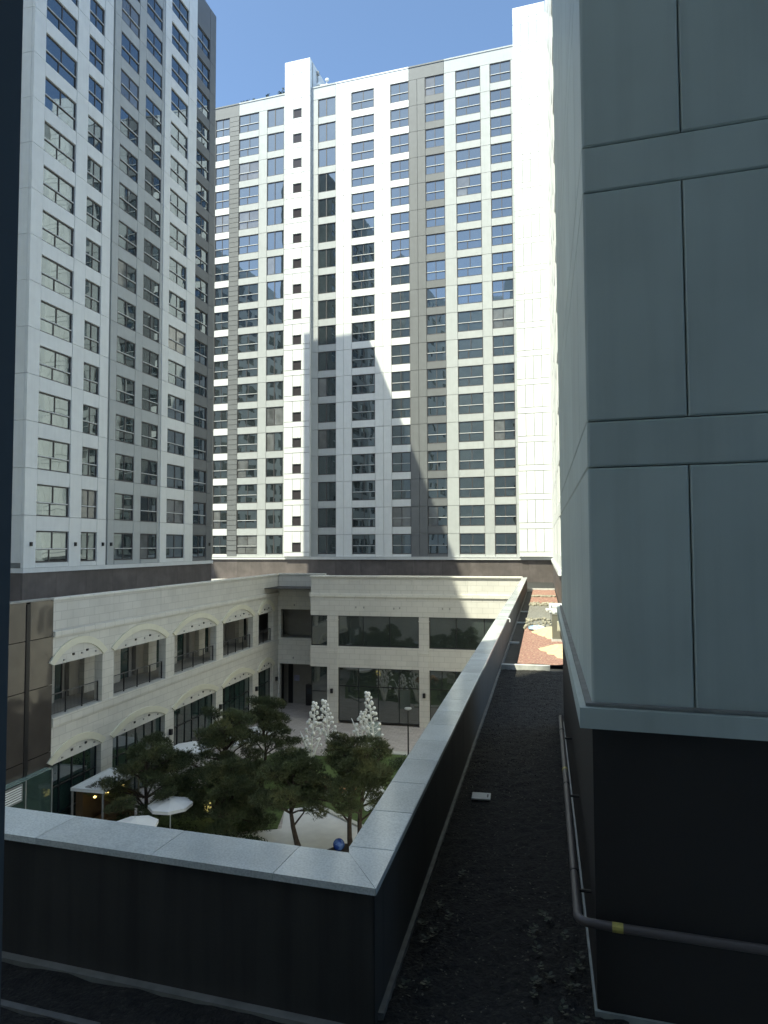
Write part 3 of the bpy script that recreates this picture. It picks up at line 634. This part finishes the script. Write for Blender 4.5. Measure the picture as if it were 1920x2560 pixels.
# near deck: board, litter, seedlings
bd = thing('white_board', 'white rectangular board lying on the dark roof soil', 'board', PW(23.22, -50.32, -3.675), PA + R(2))
MB().cbox(-.135, .135, -.13, .13, 0, .02, .003).build('sheet', mat('dull_white', (.55, .55, .53), .6, .08, 6), bd); MB().box(.085, .105, -.05, .06, .0205, .024).build('slot', BLACK, bd)
lit = MB()
for i in range(900):
    x = random.uniform(RX + .4, 24.5); y = -55.2 + 15 * random.random() ** 1.3; s = random.uniform(.006, .02); a = random.uniform(0, 6.3); q = Vector((x, y, Z(-3.675) + random.random() * .02)); n0 = len(lit.v)
    e = Vector((math.cos(a), math.sin(a), random.uniform(-.4, .4))) * s; f = Vector((-math.sin(a), math.cos(a), random.uniform(-.3, .3))) * s * .6
    lit.v += [tuple(q - e), tuple(q - f), tuple(q + e), tuple(q + f)]; lit.f.append((n0, n0 + 1, n0 + 2, n0 + 3))
tag(lit.build('leaf_litter', mat('litter', (.10, .09, .075), .8, .5, 30, .5), None, PO, (0, 0, PA)), 'dry leaf and chip litter on the dark roof soil', 'litter', kind='stuff')
peb = MB()
for i in range(1500):
    x = random.uniform(RX + .36, 24.46); y = -55.3 + 15.5 * random.random() ** 1.4; r = random.uniform(.004, .013)
    peb.ball((x, y, Z(-3.69) + r * .4), r, 5, 3, (1, random.uniform(.6, 1.3), .7))
tag(peb.build('deck_gravel', mat('gravel_bits', (.035, .033, .030), .85, .5, 20), None, PO, (0, 0, PA)), 'dark gravel chips lying on the roof soil', 'gravel', kind='stuff')
WEED = mat('weed_leaf', (.035, .042, .026), .55, .4, 9)
weeds = MB()
for i in range(30):
    if i < 22: x = random.uniform(24.0, 24.42); y = random.uniform(-55.2, -53.4)
    else: x = random.uniform(RX + .38, RX + .7); y = random.uniform(-54.9, -52.5)
    h = random.uniform(.03, .1)
    for j in range(7):
        a = j * 2.4 + i; l = random.uniform(.03, .06); q = Vector((x, y, Z(-3.68) + h * (j + 1) / 7)); d = Vector((math.cos(a), math.sin(a), .35)) * l; e = Vector((-math.sin(a), math.cos(a), 0)) * l * .38; n0 = len(weeds.v)
        weeds.v += [tuple(q), tuple(q + d * .55 + e), tuple(q + d), tuple(q + d * .55 - e)]; weeds.f.append((n0, n0 + 1, n0 + 2, n0 + 3))
tag(weeds.build('weeds', WEED, None, PO, (0, 0, PA)), 'small seedlings growing in the roof soil near the pipe corner', 'weeds', kind='stuff')

# ------------------------------------------------------------------ courtyard
def pav():
    m = bpy.data.materials.new('paver'); m.use_nodes = True; n = m.node_tree.nodes; l = m.node_tree.links; b = n['Principled BSDF']
    tc = n.new('ShaderNodeTexCoord'); br = n.new('ShaderNodeTexBrick'); br.inputs['Scale'].default_value = 1; br.inputs['Brick Width'].default_value = .6; br.inputs['Row Height'].default_value = .3
    br.inputs['Mortar Size'].default_value = .008; br.inputs['Color1'].default_value = (.42, .375, .345, 1); br.inputs['Color2'].default_value = (.52, .475, .44, 1); br.inputs['Mortar'].default_value = (.14, .13, .12, 1)
    l.new(tc.outputs['Object'], br.inputs['Vector']); l.new(br.outputs[0], b.inputs['Base Color']); b.inputs['Roughness'].default_value = .75
    return m
PAVE = pav()
tag(MB().box(-.6, RX, -56, 2.6, -.3, 0.0).build('courtyard_paving', PAVE, None, PO, (0, 0, PA)), kind='structure')
PALE = mat('pale_paving', (.64, .64, .62), .75, .06, 2, bump=.1, bscale=30)
tag(MB().prism([(0.5, -54), (RX - .3, -54), (RX - .3, -34), (16.5, -34), (15.2, -25.0), (13.4, -23.9), (11.2, -22.0), (9.6, -23.0), (10.4, -25.5), (4, -29.5), (.5, -31)], .004, .02).build('pale_paving', PALE, None, PO, (0, 0, PA)), kind='structure')
GRASS = mat('lawn', (.08, .12, .035), .9, .35, 6, bump=.6, bscale=60)
tag(MB().prism([(1.8, -29), (10.2, -25.6), (9.6, -23.0), (11.2, -21.9), (15.2, -24.9), (17.2, -25), (17.2, -12.2), (13, -11.6), (8.8, -13.2), (5.2, -12.4), (3.8, -17)], .006, .06).build('lawn', GRASS, None, PO, (0, 0, PA)), kind='structure')
STRIPM = mat('pale_edging', (.52, .52, .47), .7, .1, 3)
for (p0, p1, w) in (((5.3, -13.3), (7.2, -11.1), .12), ((12.2, -11.2), (18, -11.9), .35), ((11.3, -22.2), (15.3, -25.0), .14), ((15.3, -25.0), (17.5, -24.6), .14)):
    a = Vector(p0); c = Vector(p1); d = (c - a).normalized(); nrm = Vector((-d.y, d.x)) * w
    tag(MB().prism([a - nrm, c - nrm, c + nrm, a + nrm], .0, .12).build('edging', STRIPM, None, PO, (0, 0, PA)), kind='structure')
tag(MB().prism([(13.0, -28.6), (16.4, -28.8), (16.0, -26.4), (14.2, -26.9)], .02, .16).build('planting_bed', mat('bed_soil', (.04, .035, .03), .9, .3, 8), None, PO, (0, 0, PA)), kind='structure')

# low shrubs between the pines
SHRUB = mat('shrub_leaf', (.045, .068, .026), .65, .45, 4, .15)
SHRUB2 = mat('shrub_leaf_light', (.085, .115, .032), .65, .4, 4, .15)
def leafball(n, rx, ry, rz, ls, seed):
    rng = random.Random(seed); b = MB()
    lob = [(rng.uniform(-.5, .5) * rx, rng.uniform(-.5, .5) * ry, rng.uniform(.2, .6) * rz, rng.uniform(.45, .7)) for _ in range(7)]
    for i in range(n):
        L = rng.choice(lob); d = Vector((rng.gauss(0, 1), rng.gauss(0, 1), rng.gauss(.2, 1))).normalized(); k = L[3] * (rng.random() ** .35)
        q = Vector((L[0] + d.x * rx * k, L[1] + d.y * ry * k, max(.02, L[2] + d.z * rz * k)))
        e = Vector((rng.gauss(0, 1), rng.gauss(0, 1), rng.gauss(0, .6))).normalized() * ls; f = e.cross(Vector((rng.gauss(0, 1), rng.gauss(0, 1), 1))).normalized() * ls * .5; n0 = len(b.v)
        b.v += [tuple(q - e), tuple(q - f), tuple(q + e), tuple(q + f)]; b.f.append((n0, n0 + 1, n0 + 2, n0 + 3))
    return b
shr = [(3.0, -24.0, 1.3, .9, 0, 'left of the tall pine by the arcade'), (4.6, -20.4, 1.5, 1.0, 0, 'behind the tall pine by the arcade'), (8.4, -26.6, 1.5, .8, 0, 'in front of the tall pine trunk'), (9.8, -19.3, 1.4, .9, 1, 'in the lawn behind the middle pine'),
       (7.4, -15.5, 1.2, .7, 1, 'at the foot of the leftmost white flower sculpture'), (10.2, -13.8, 1.3, .8, 1, 'between the white flower sculptures'), (12.4, -13.4, 1.3, .9, 0, 'at the foot of the tallest white flower sculpture'), (14.4, -14.6, 1.3, .8, 0, 'beside the lamp post'),
       (13.2, -19.6, 1.5, .9, 0, 'behind the right pine'), (15.8, -22.2, 1.4, .9, 0, 'beyond the kerb behind the right pine'), (5.6, -28.4, 1.3, .8, 0, 'right of the round white table'), (10.2, -28.3, 1.0, .6, 0, 'at the foot of the middle pine'), (8.0, -29.4, 1.5, 1.0, 0, 'by the near edge of the courtyard'), (2.4, -27.6, 1.2, 1.0, 0, 'by the white roofed kiosk')]
for i, (x, y, r, h, c, lab) in enumerate(shr):
    o = leafball(1500, r, r * .9, h, .06, i + 3).build('garden_shrub', SHRUB2 if c else SHRUB, None, PW(x, y, -ZC + .03))
    tag(o, ('light' if c else 'dark') + ' green low shrub ' + lab, 'shrub', 'low shrubs in the courtyard garden')

# pines
BARKM = mat('pine_bark', (.055, .042, .034), .9, .35, 6, bump=.8, bscale=14, bdist=.04)
NEED = mat('pine_needles', (.066, .086, .038), .6, .4, 1.2, .1, c2=(.14, .145, .06), c2scale=.9, c2lo=.5, c2hi=.68)
def pine(x, y, h, lean, pads, lab, seed, stems=((0, 0),), tuft=.17, tr=.14):
    rng = random.Random(seed); root = thing('pine_tree', lab, 'tree', PW(x, y, -ZC + .04), PA, 'pines in the courtyard')
    tb = MB()
    ends = []
    for (sx, sy) in stems:
        pts = []; n = 7
        for i in range(n + 1):
            f = i / n; pts.append((sx + lean[0] * f + .16 * math.sin(f * 5 + seed), sy + lean[1] * f + .12 * math.cos(f * 4 + seed), h * .86 * f))
        tb.tube(pts, [tr * (1 - .72 * i / n) * (1.25 if i == 0 else 1) for i in range(n + 1)], 8); ends.append(pts)
    bb = MB(); nd = MB()
    for (px, py, pz, rx, ry, rz, cnt) in pads:
        st = min(ends, key=lambda e: (e[0][0] - px) ** 2); j = max(2, min(6, int(pz / (h * .86) * 7 - 1))); a = Vector(st[j]); c = Vector((px, py, pz - rz * .3))
        mid = (a + c) / 2 + Vector((rng.uniform(-.2, .2), rng.uniform(-.2, .2), .12)); bb.tube([a, mid, c], [.055, .04, .02], 5)
        for _ in range(6):
            t = Vector((px + rng.uniform(-.8, .8) * rx, py + rng.uniform(-.8, .8) * ry, pz + rng.uniform(-.2, .4) * rz)); bb.tube([mid.lerp(c, rng.random()), t], [.018, .007], 4)
        for _ in range(cnt):
            d = Vector((rng.gauss(0, 1), rng.gauss(0, 1), rng.gauss(.25, .8))).normalized(); k = rng.random() ** .4
            if rng.random() < .12: k *= 1.25
            q = Vector((px + d.x * rx * k, py + d.y * ry * k, pz + d.z * rz * k + .12 * math.sin(q_x(px, d.x * rx * k)))) 
            axis = (d + Vector((0, 0, .7))).normalized()
            for _n in range(7):
                v = (axis + Vector((rng.gauss(0, .6), rng.gauss(0, .6), rng.gauss(0, .5)))).normalized() * tuft * rng.uniform(.7, 1.2); e = v.cross(Vector((rng.gauss(0, 1), rng.gauss(0, 1), rng.gauss(0, 1)))).normalized() * .012; n0 = len(nd.v)
                nd.v += [tuple(q - e), tuple(q + e), tuple(q + v)]; nd.f.append((n0, n0 + 1, n0 + 2))
    tb.build('trunk', BARKM, root, smooth=True); bb.build('branches', BARKM, root); nd.build('crown', NEED, root)
    return root
def q_x(a, b): return 3 * (a + b)
def auto_pads(rng, h, R_, n, zlo=.42, rx=(.5, .92)):
    out = []
    for i in range(n):
        f = i / (n - 1); a = i * 2.4 + rng.random(); rr = R_ * (1 - .55 * f) * rng.uniform(.45, 1.0); s = rng.uniform(*rx)
        out.append((rr * math.cos(a), rr * math.sin(a), h * (zlo + (1 - zlo) * f) - .25, s, s * .95, .29 * rng.uniform(.8, 1.25), int(520 * s * s) + 110))
    return out
def P_(x, y, h, R_, n, lean, lab, seed, zlo=.42, **k):
    rng = random.Random(seed); pads = [(p[0] + lean[0] * p[2] / h, p[1] + lean[1] * p[2] / h) + p[2:] for p in auto_pads(rng, h, R_, n, zlo)]
    return pine(x, y, h, lean, pads, lab, seed, **k)
P_(6.4, -24.9, 5.8, 2.8, 24, (.2, .5), 'tall pine with straight trunk over the lawn near the arcade', 11, .36)
P_(6.9, -20.0, 5.4, 2.0, 15, (.1, .3), 'rounded pine in front of the white parasols, farthest back', 12, .55)
P_(3.3, -27.5, 4.7, 3.0, 28, (.5, .2), 'leftmost pine, beside the white roofed kiosk', 13, .32)
P_(7.9, -27.2, 4.0, 2.3, 24, (.3, .1), 'low dense pine between the round table and the middle pine', 14, .25)
P_(12.2, -27.9, 4.6, 2.0, 17, (-.6, .5), 'pine with a bare curved trunk rising from pale paving', 15, .52)
P_(15.0, -27.4, 5.4, 2.7, 28, (-.2, .6), 'twin-stemmed pine at right behind the blue ball', 16, .48, stems=((-.15, 0), (.32, .2)))
for i, (dx, dy) in enumerate(((-.55, .1), (.75, .4), (.95, .1))):
    pass

# white flower sculptures
WPL = mat('white_sculpture', (.88, .89, .88), .45, .05, 3)
def flower(x, y, h, lean, blades, lab, seed, nb=34, zlo=.26):
    rng = random.Random(seed); root = thing('flower_sculpture', lab, 'sculpture', PW(x, y, -ZC + .05), PA, 'white flower sculptures')
    top = Vector((lean, 0, h)); MB().tube([(0, 0, 0), (lean * .3, 0, h * .4), (lean * .7, 0, h * .75), top], [.08, .065, .045, .025], 8).build('stalk', WPL, root, smooth=True)
    arms = MB(); bu = MB()
    for i in range(nb):
        f = zlo + (1 - zlo) * i / (nb - 1); a = i * 2.4; p = Vector((lean * f, 0, h * f)); rr = .72 * (1 - f) + .13; e = p + Vector((math.cos(a) * rr, math.sin(a) * rr, rr * .55))
        arms.tube([p, (p + e) / 2 + Vector((0, 0, -.04)), e], .018, 5); kk = rng.uniform(.8, 1.2)
        put('flower_bud', cached(('bud',), lambda: MB().ball((0, 0, 0), .118, 8, 6).mesh('flower_bud', WPL, True)), root, e, scale=(kk, kk, kk))
    arms.build('flower_arms', WPL, root)
    for k in range(blades):
        a = k * 2.2 + .3; l = 2.3 if k == 0 else rng.uniform(1.3, 1.8); pts = [(0, 0, .02)]; d = Vector((-1, -.1, 0)) if k == 0 else Vector((math.cos(a), math.sin(a), 0))
        for q in range(1, 6): f = q / 5; pts.append(tuple(d * (.35 * f + .35 * f * f) + Vector((0, 0, l * f))))
        MB().tube(pts, [.13, .14, .12, .09, .06, .015], 6).build('leaf_blade', WPL, root, smooth=True)
flower(8.5, -15.4, 4.2, .35, 4, 'leftmost white flower sculpture with blade leaves at its foot', 1)
flower(9.05, -12.6, 3.7, -.45, 3, 'white flower sculpture second from left, leaning left', 2)
flower(10.95, -11.2, 2.7, .15, 2, 'shortest white flower sculpture, before the glass stand', 3, 26)
flower(12.3, -12.3, 4.35, -.55, 3, 'tallest white flower sculpture, beside the glass stand', 4)
gs = thing('glass_stand', 'upright pale glass panel standing among the white flower sculptures', 'sign', PW(11.55, -9.6, -ZC), PA)
MB().box(-.5, .5, -.012, .012, .15, 1.75).build('pane', mat('pale_glass', (.55, .66, .63), .08, .05, 1, alpha=.55), gs)
for q in ((-.55, -.5, .0, 1.8), (.5, .55, .0, 1.8)): MB().box(q[0], q[1], -.03, .03, q[2], q[3]).build('post', STEEL, gs)
MB().box(-.5, .5, -.03, .03, 1.75, 1.8).build('top_rail', STEEL, gs)
lp = thing('lamp_post', 'slim dark lamp post with a disc head near the back wall', 'lamp', PW(14.65, -12.1, -ZC), PA)
MB().tube([(0, 0, 0), (0, 0, .3), (0, 0, 3.35)], [.075, .055, .05], 10).build('pole', BLACK, lp); MB().tube([(0, 0, 3.35), (0, 0, 3.44), (0, 0, 3.5)], [.1, .26, .24], 16).build('head', mat('lamp_disc', (.4, .42, .42), .4), lp)

# parasols
UMB = mat('white_canvas', (.78, .79, .78), .8, .03, 3)
def parasol(x, y, r, h, lab, rz=0):
    root = thing('parasol', lab, 'parasol', PW(x, y, -ZC), R(rz), 'white parasols'); n = 8; b = MB(); b.v.append((0, 0, h + .3))
    ring = [(r * math.cos(2 * math.pi * i / n), r * math.sin(2 * math.pi * i / n)) for i in range(n)]
    b.v += [(p[0], p[1], h) for p in ring] + [(p[0] * .995, p[1] * .995, h - .16) for p in ring]; b.v.append((0, 0, h + .27))
    for i in range(n):
        j = (i + 1) % n; b.f += [(0, 1 + i, 1 + j), (1 + i, 1 + n + i, 1 + n + j, 1 + j), (1 + 2 * n, 1 + j, 1 + i)]
    b.build('canopy', UMB, root); MB().tube([(0, 0, 0), (0, 0, h + .36)], .03, 8).build('pole', WHITEM, root); MB().tube([(0, 0, 0), (0, 0, .09)], .32, 14).build('base', STEEL, root)
    for i in range(n): MB().tube([(0, 0, h + .24), (ring[i][0] * .98, ring[i][1] * .98, h - .02)], .012, 4).build('rib', STEEL, root)
parasol(2.4, -20.4, 1.35, 2.35, 'white octagonal parasol beside the arcade, left of the tall pine', 10)
parasol(5.4, -16.1, 1.5, 2.4, 'white parasol showing right of the rounded pine, on the open paving', 20)
parasol(4.3, -18.6, 1.35, 2.35, 'white parasol glimpsed through the rounded pine branches', 5)
parasol(5.6, -28.5, 1.1, 2.0, 'white octagonal parasol in front of the lawn, behind bare pine twigs', 12)
parasol(5.6, -31.6, 1.05, 2.2, 'nearest white parasol, partly hidden by the left pine trunk', 30)

# kiosk with a white roof
ki = thing('kiosk', 'small kiosk with flat white roof and warm lights against the arcade', 'kiosk', PW(.4, -29.3, -ZC), PA)
MB().box(0, 1.9, 0, 3.3, 2.52, 2.62).build('roof', WHITEM, ki)
for q in ((0, .05, 0, 3.3), (1.85, 1.9, 0, 3.3), (.05, 1.85, 0, .05), (.05, 1.85, 3.25, 3.3)): MB().box(q[0], q[1], q[2], q[3], 2.62, 2.68).build('roof_rim', WHITEM, ki)
for (x, y) in ((.03, .03), (1.8, .03), (.03, 3.2), (1.8, 3.2)): MB().box(x, x + .08, y, y + .08, 0, 2.52).build('post', STEEL, ki)
MB().box(.1, .5, .3, 3.1, 0, 2.4).build('back_shelf', mat('warm_wood', (.10, .065, .035), .6), ki); MB().box(.9, 1.7, .3, 3.1, 0, 1.0).build('counter', MATS['warm_wood'], ki)
MB().box(.6, .9, .35, .6, 2.622, 2.66).build('roof_hatch', STEEL, ki)
LAMP = mat('warm_bulb', (.9, .7, .3), .5, emit=((1.0, .72, .28), 1.6))
for (x, y) in ((1.1, .45), (1.3, 1.2), (1.5, 2.3)):
    bu = MB().ball((x, y, 2.15), .08, 8, 6, (1, 1, .7)).build('lamp', LAMP, ki, smooth=True); MB().tube([(x, y, 2.2), (x, y, 2.52)], .01, 4).build('cord', BLACK, bu)
wb = thing('low_table', 'low white topped table in front of the kiosk', 'table', PW(.9, -30.6, -ZC), PA)
MB().box(-.8, .6, -.6, .5, .9, .96).build('top', WHITEM, wb); MB().box(-.7, .5, -.5, .4, 0, .9).build('body', STEEL, wb)
# glass entrance box with louvre
gb = thing('glass_entrance', 'glass roofed entrance box with a louvre at the lower left', 'vestibule', PW(.02, -36, -ZC), PA)
GG = mat('green_glass', (.34, .47, .43), .08, .05, 1, alpha=.5, ior=1.5); GD = mat('green_dark_glass', (.05, .085, .075), .05, .1, 1, alpha=.82, ior=1.6)
for i in range(3): MB().box(.0, .38, i * 1.77 + .01, i * 1.77 + 1.76, Z(-10.92), Z(-10.88)).box(-2.2, 0, i * 1.77 + .01, i * 1.77 + 1.76, Z(-10.92), Z(-10.88)).build('roof_pane', GG, gb)
for i in range(3): MB().box(.35, .375, i * 1.77 + .01, i * 1.77 + 1.76, .1, Z(-10.95)).build('side_pane', GD, gb)
for i in range(4): MB().box(.33, .40, i * 1.77 - .03, i * 1.77 + .03, 0, Z(-10.93)).build('post', STEEL, gb)
lv = MB().box(.4, .46, 2.0, 3.25, Z(-11.75), Z(-11.70)).box(.4, .46, 2.0, 3.25, Z(-11.02), Z(-10.97)).box(.4, .46, 3.20, 3.25, Z(-11.7), Z(-11.02)).box(.4, .46, 2.0, 2.05, Z(-11.7), Z(-11.02)).build('louvre', STEEL, gb)
for i in range(6): MB().box(-.005, .005, -.58, .58, -.035, .035).build('slat', WHITEM, lv, (.44, 2.62, Z(-11.64) + i * .11), (0, R(-35), 0))

# small garden things
bl = thing('garden_ball', 'glossy blue ball on the dark bed beside the twin-stemmed pine', 'ball', PW(14.2, -27.6, -ZC + .1), 0)
MB().ball((0, 0, .3), .29, 18, 12).build('sphere', mat('blue_gloss', (.02, .06, .30), .12, .3, 3, c2=(.1, .2, .5), c2scale=4), bl, smooth=True); MB().tube([(0, 0, 0), (0, 0, .05)], .16, 12).build('foot', BLACK, bl)
rb = thing('garden_ball', 'small glossy red ball under the low dense pine', 'ball', PW(9.5, -30.0, -ZC + .06), 0)
MB().ball((0, 0, .85), .17, 12, 8).build('sphere', mat('red_gloss', (.40, .02, .05), .15), rb, smooth=True); MB().tube([(0, 0, 0), (0, 0, .7)], .02, 6).build('stake', BLACK, rb)
ORA = mat('peach_fabric', (.62, .33, .19), .8, .1, 4)
for (x, y, lab, m) in ((11.2, -20.6, 'orange cushion seat glimpsed left through the right pine', mat('orange_fabric', (.60, .30, .10), .8)), (12.6, -20.4, 'peach cushion seat behind the right pine crown', ORA)):
    cs = thing('cushion_seat', lab, 'seat', PW(x, y, -ZC + .05), R(20), 'soft seats in the garden')
    MB().ball((0, 0, .4), .55, 14, 8, (1, .8, .75)).build('seat', m, cs, smooth=True); MB().ball((.1, .3, .75), .42, 12, 8, (1, .5, .8)).build('backrest', m, cs, smooth=True); MB().ball((-.1, -.35, .3), .38, 12, 8, (1, .5, .5)).build('pillow', UMB, cs, smooth=True)
yl = thing('garden_light', 'glowing yellow rounded garden light at the foot of the tall pine', 'light', PW(5.65, -24.6, -ZC + .05), 0)
MB().ball((0, 0, .38), .3, 12, 8, (.8, .8, 1.1)).build('shade', mat('yellow_glow', (.85, .72, .2), .5, emit=((1, .85, .35), .35)), yl, smooth=True); MB().tube([(0, 0, 0), (0, 0, .1)], .2, 12).build('foot', BLACK, yl)
wt = thing('folded_sheet', 'crumpled white sheet on the bed behind the twin-stemmed pine', 'sheet', PW(14.5, -21.6, -ZC + .05), R(15))
b = MB(); nx = 9
for j in range(nx):
    for i in range(nx): b.v.append(((i - 4) * .17 + random.uniform(-.05, .05), (j - 4) * .13, .5 + (j - 4) * .11 + random.uniform(-.09, .09)))
for j in range(nx - 1):
    for i in range(nx - 1): q = j * nx + i; b.f.append((q, q + 1, q + nx + 1, q + nx))
b.build('cloth', UMB, wt); MB().box(-.6, .6, -.3, .3, 0, .35).build('bundle', UMB, wt)
ch = thing('garden_chair', 'small black chair on the lawn edge right of the white parasols', 'chair', PW(5.5, -13.4, -ZC), R(30))
MB().box(-.24, .24, -.24, .24, .42, .46).build('seat', BLACK, ch); MB().box(-.24, .24, .2, .24, .5, .95).build('backrest', BLACK, ch)
for (x, y) in ((-.22, -.22), (.22, -.22), (-.22, .22), (.22, .22)): MB().tube([(x, y, 0), (x * .95, y * .95, .46 if y < 0 else .9)], .02, 6).build('leg', BLACK, ch)
# passage: poster and machine
po = tag(MB().box(.7, 1.25, 2.36, 2.385, Z(-12.9), Z(-12.35)).build('poster', mat('blue_poster', (.35, .36, .55), .5, .2, 3), None, PO, (0, 0, PA)), 'small pale blue poster on the passage wall', 'poster')
mc = thing('ticket_machine', 'tall dark machine standing in the ground floor passage', 'machine', PW(2.5, 1.9, -ZC), PA)
MB().cbox(-.35, .35, -.3, .3, 0, 1.95, .03).build('cabinet', BLACK, mc); MB().box(-.22, .22, -.315, -.3, 1.1, 1.6).build('screen', mat('screen_dark', (.05, .06, .07), .1), mc); MB().box(.45, 1.0, -.25, .25, 0, .75).build('side_unit', BLACK, mc)
# wall lights
for (x, y, z, rz, lab) in [(0.0, -5.1, -12.2, 0, 'black wall light on the arcade pier fourth from the left'), (0, -11.85, -12.2, 0, 'black wall light on the arcade pier third from the left'), (0, -19.05, -12.2, 0, 'black wall light on the arcade pier second from the left'), (0, -.6, -12.2, 0, 'black wall light on the arcade pier at the inner corner'),
                           (6.5, FY - .06, -12.3, -90, 'black wall light on the left pilaster of the back wall'), (14.44, FY - .06, -12.35, -90, 'black wall light on the right pilaster of the back wall')]:
    w = thing('wall_light', lab, 'light', PW(x, y, z), PA + R(rz), 'black wall lights round the courtyard')
    MB().box(.0, .04, -.07, .07, -.2, .2).build('back_plate', BLACK, w); MB().box(.04, .2, -.11, .11, -.17, .19).build('housing', BLACK, w)

# ------------------------------------------------------------------ the building the view is taken from, and unseen towers added for shade and reflections
wv = thing('apartment_tower', 'dark window frame along the left border, of the tower the view is taken from', 'tower', (0, .45, 0), R(-17))
b = MB(); ZT = Z(58)
b.box(-70, -15.7, -34, -20, 0, ZT).box(-15.7, -15.6, -20, -12, 0, ZT).box(30, 70, -34, -12, 0, ZT)  # set-back side blocks added out of view so the far windows reflect dark
b.box(-15.7, -.9, -12, 0, 0, ZT).box(2.8, 30, -12, 0, 0, ZT).box(-.9, 2.8, -12, 0, Z(1.35), ZT).box(-.9, 2.8, -12, 0, 0, Z(-1.3)).box(-.9, 2.8, -12, -4.2, Z(-1.3), Z(1.35))
b.build('wall', mat('own_wall', (.80, .81, .79), .6, .05, 1), wv)
b = MB()
for k in range(21):
    for i in range(12):
        x = -14.8 + i * 3.7
        if abs(k - 4) < 99 and not (k == 4 and -3 < x < 3): b.box(x, x + 1.9, -.05, .012, 1.4 + k * 3.0, 3.1 + k * 3.0)
tag(b.build('window_glazing', mat('plain_dark_glass', (.03, .035, .035), .05, ior=1.8), wv), kind='stuff')
MB().box(-.9, -.336, -.03, .03, Z(-1.3), Z(1.35)).box(2.4, 2.8, -.03, .03, Z(-1.3), Z(1.35)).box(-.336, 2.4, -.03, .03, Z(1.15), Z(1.35)).box(-.336, 2.4, -.03, .03, Z(-1.3), Z(-1.2)).build('window_frame', mat('dark_window_frame', (.045, .055, .06), .5), wv)
shade_tower = thing('apartment_tower', 'added unseen tower left of the view, shading the courtyard', 'tower', (-21.9, 35.6, 0), PA)  # unseen tower, added to keep the courtyard in shade
MB().box(-12, 0, -27.5, 0, 0, Z(51)).build('wall', WHITE, shade_tower)
b = MB()
for k in range(21):
    for i in (0, 2, 3, 5): b.box(-.05, .012, -26.3 + i * 3.8, -24.8 + i * 3.8, 1.5 + k * 3, 3.0 + k * 3)
tag(b.build('window_glazing', MATS['plain_dark_glass'], shade_tower), kind='stuff')

mirror_tower = thing('apartment_tower', 'added unseen tower beyond the left tower, darkening window reflections', 'tower', (-47, 62, 0), PA)  # unseen tower, added so the far tower's left windows mirror a building
MB().box(-20, 0, -42, 0, 0, Z(52)).build('wall', WHITE, mirror_tower)
b = MB()
for k in range(21):
    for i in range(10): b.box(-.05, .012, -40.5 + i * 4.0, -38.2 + i * 4.0, 1.4 + k * 3, 3.1 + k * 3)
tag(b.build('window_glazing', MATS['plain_dark_glass'], mirror_tower), kind='stuff')
